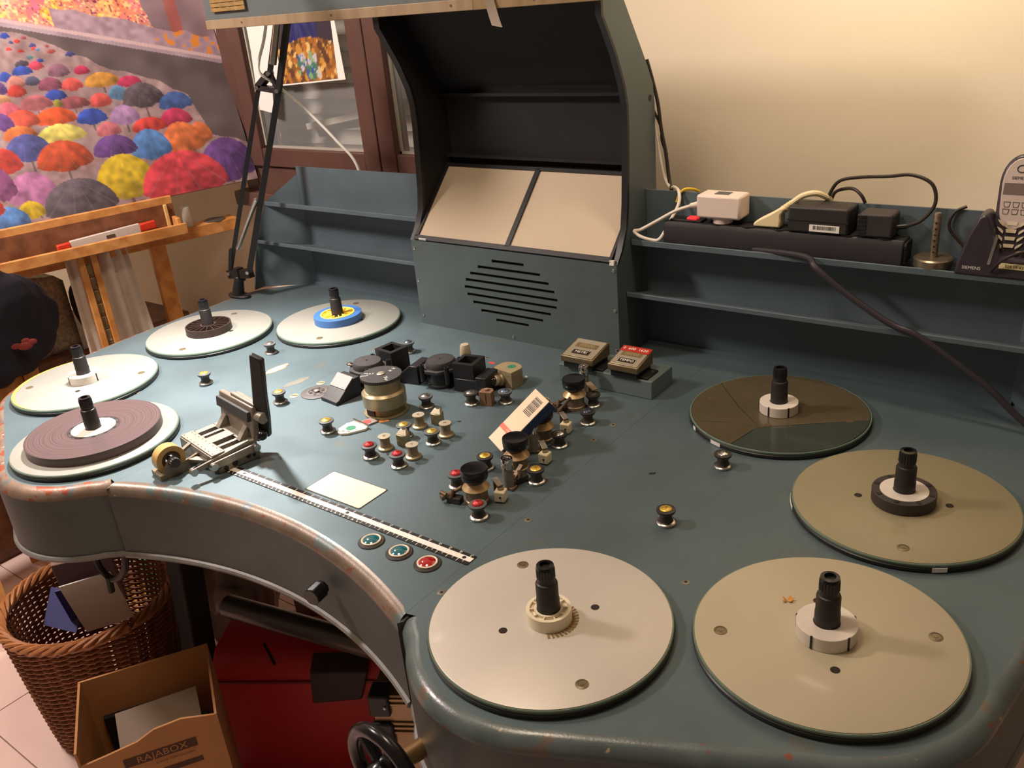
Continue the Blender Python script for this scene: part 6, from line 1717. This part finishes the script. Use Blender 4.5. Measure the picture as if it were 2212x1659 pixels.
onbox(MB().box(bx - 0.058, bx + 0.058, zc - 0.009, zc + 0.009, 0.0, 0.0005, Mf)).build('print_bar', PRB, cbx)
onbox(MB().box(bx - 0.012, bx + 0.060, zc - 0.044, zc - 0.034, 0.0, 0.0005, Mf)).build('print_bar', PRB, cbx)
Tm = Matrix.Translation(-co_)
text_part('box_lettering', 'RAJABOX', 0.019, Tm @ Mf @ TR(bx + 0.002, zc, 0.0008), CARD, cbx)
text_part('box_lettering', 'RAJA', 0.015, Tm @ Mf @ TR(bx - 0.036, zc - 0.042, 0.0008), PRB, cbx)
text_part('box_lettering', 'la boite 100% recyclable', 0.0065, Tm @ Mf @ TR(bx + 0.02, zc - 0.018, 0.0008), PRB, cbx)
text_part('box_lettering', 'emballage', 0.0065, Tm @ Mf @ TR(bx - 0.04, zc - 0.026, 0.0008), PRB, cbx)
# things inside the box
card('dark_binder', 'dark green binder standing inside the cardboard box', 'binder', ((-0.300, 0.520, -0.74), (-0.262, 0.582, -0.74), (-0.300, 0.520, -0.50)), 0.05, mat('dark_green_binder', (34, 42, 38), 0.5))
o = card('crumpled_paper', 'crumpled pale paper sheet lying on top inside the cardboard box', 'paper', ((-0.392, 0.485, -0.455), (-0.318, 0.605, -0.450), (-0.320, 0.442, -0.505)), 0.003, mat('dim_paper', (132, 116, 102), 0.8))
card('black_folder', 'black folder standing against the far wall inside the cardboard box', 'folder', ((-0.422, 0.475, -0.74), (-0.345, 0.598, -0.74), (-0.418, 0.472, -0.47)), 0.02, mat('black_folder', (30, 26, 28), 0.6))

# red plastic case
ra = R(32)
rc = thing('red_case', 'red plastic tool case with black latches under the table', 'case', (-0.385, 0.668, FLOOR), ra)
REDP = mat('red_plastic', (182, 36, 38), 0.5, var=0.06, vscale=8)
PX = Matrix(((0, 0, 1, 0), (1, 0, 0, 0), (0, 1, 0, 0), (0, 0, 0, 1)))
MB().prism([(0, 0), (0.16, 0), (0.16, 0.24), (0.135, 0.285), (0.045, 0.285), (0.012, 0.262), (0, 0.235)], 0, 0.44, PX).build('shell', REDP, rc, bevel=0.004)
MB().box(0.0, 0.44, -0.003, 0.0, 0.232, 0.238).build('seam', mat('red_plastic_dark', (112, 20, 24), 0.5), rc)
for x in (0.10,):
    MB().bar((x, 0.050, 0.287), (x + 0.030, 0.014, 0.266), 0.004, 0.005).build('groove', MARK_K, rc)
MB().hexa([(0.200, -0.012, 0.19), (0.300, -0.012, 0.20), (0.300, 0.020, 0.20), (0.200, 0.020, 0.19)], [(0.205, -0.006, 0.262), (0.320, -0.006, 0.262), (0.320, 0.030, 0.282), (0.205, 0.030, 0.282)]).build('latch', mat('latch_dark', (44, 24, 26), 0.5), rc, bevel=0.003)
MB().bar((0.290, 0.10, 0.292), (0.290, 0.03, 0.288), 0.014, 0.010).bar((0.40, 0.10, 0.292), (0.40, 0.03, 0.288), 0.014, 0.010).bar((0.283, 0.10, 0.300), (0.407, 0.10, 0.300), 0.014, 0.014).build('handle', BLACK_PL, rc, bevel=0.002)
# aluminium flight case at the wing
ac = thing('flight_case', 'ribbed aluminium case with black corner guards behind the crank wheel', 'case', (0.150, 0.745, FLOOR), R(30))
ALB = mat('ribbed_aluminium', (156, 132, 104), 0.35, metal=0.8, var=0.08)
MB().box(-0.10, 0.14, 0.0, 0.14, 0, 0.405).build('body', ALB, ac, bevel=0.002)
for z0 in (0.395, 0.345, 0.335, 0.325, 0.20, 0.19, 0.18, 0.385):
    MB().box(-0.10, 0.14, -0.003, 0.0, z0, z0 + 0.005).build('rib', ALB, ac, bevel=0.001)
for x0, z0, z1 in ((-0.104, 0.365, 0.409), (-0.104, 0.300, 0.350), (0.045, 0.320, 0.385), (0.045, 0.28, 0.315)):
    g = MB().box(x0, x0 + 0.035, -0.008, 0.03, z0, z1).build('corner_guard', BLACK_PL, ac, bevel=0.004)
    MB().sphere((x0 + 0.028, -0.009, (z0 + z1) / 2), 0.003, 10, 6).build('rivet', CHROME, g)
MB().box(0.045, 0.082, -0.010, -0.002, 0.265, 0.276).build('clasp', CHROME, ac, bevel=0.002)
MB().box(-0.104, -0.07, -0.012, 0.02, 0.14, 0.165).build('clasp', CHROME, ac, bevel=0.003)
# plastic bags behind the leg
def bag(name, label, loc, r, material, seed):
    b_ = bmesh.new()
    bmesh.ops.create_icosphere(b_, subdivisions=4, radius=1.0)
    for v in b_.verts:
        p = v.co.copy()
        k = 1 + 0.22 * mnoise.noise(p * 2.2 + Vector((seed, 0, 0))) + 0.10 * mnoise.noise(p * 5 + Vector((0, seed, 0)))
        v.co = Vector((p.x * r[0] * k, p.y * r[1] * k, (max(p.z, -0.92) * r[2] + r[2] * 0.92) * (1 if p.z < 0 else k)))
    m_ = bpy.data.meshes.new(name)
    b_.to_mesh(m_)
    b_.free()
    m_.polygons.foreach_set('use_smooth', [True] * len(m_.polygons))
    m_.materials.append(material)
    o = bpy.data.objects.new(name, m_)
    C.objects.link(o)
    o.location = loc
    return tag(o, label, 'bag')
bag('plastic_bag', 'crumpled whitish plastic bag on the floor behind the black table leg', (-0.66, 0.93, FLOOR), (0.085, 0.085, 0.15), mat('whitish_bag', (176, 160, 150), 0.4, var=0.12, vscale=12), 3)
bag('green_bag', 'green and white shopping bag behind the basket', (-0.88, 0.885, FLOOR), (0.06, 0.06, 0.14), mat('green_bag', (92, 138, 70), 0.45, var=0.2, vscale=8), 7)
bag('paper_bag', 'dim brownish paper bag under the middle of the table', (-0.40, 1.02, FLOOR), (0.12, 0.10, 0.17), mat('brownish_bag', (140, 112, 96), 0.7, var=0.1), 11)

# ------------------------------------------------------------------ everything onto the floor at z = 0
for o in list(scene.objects):
    if o.parent is None:
        if o is cam:
            M = o.matrix_world.copy()
            M.translation.z += TABLE_H
            o.matrix_world = M
        else:
            o.location.z += TABLE_H
bpy.context.view_layer.update()
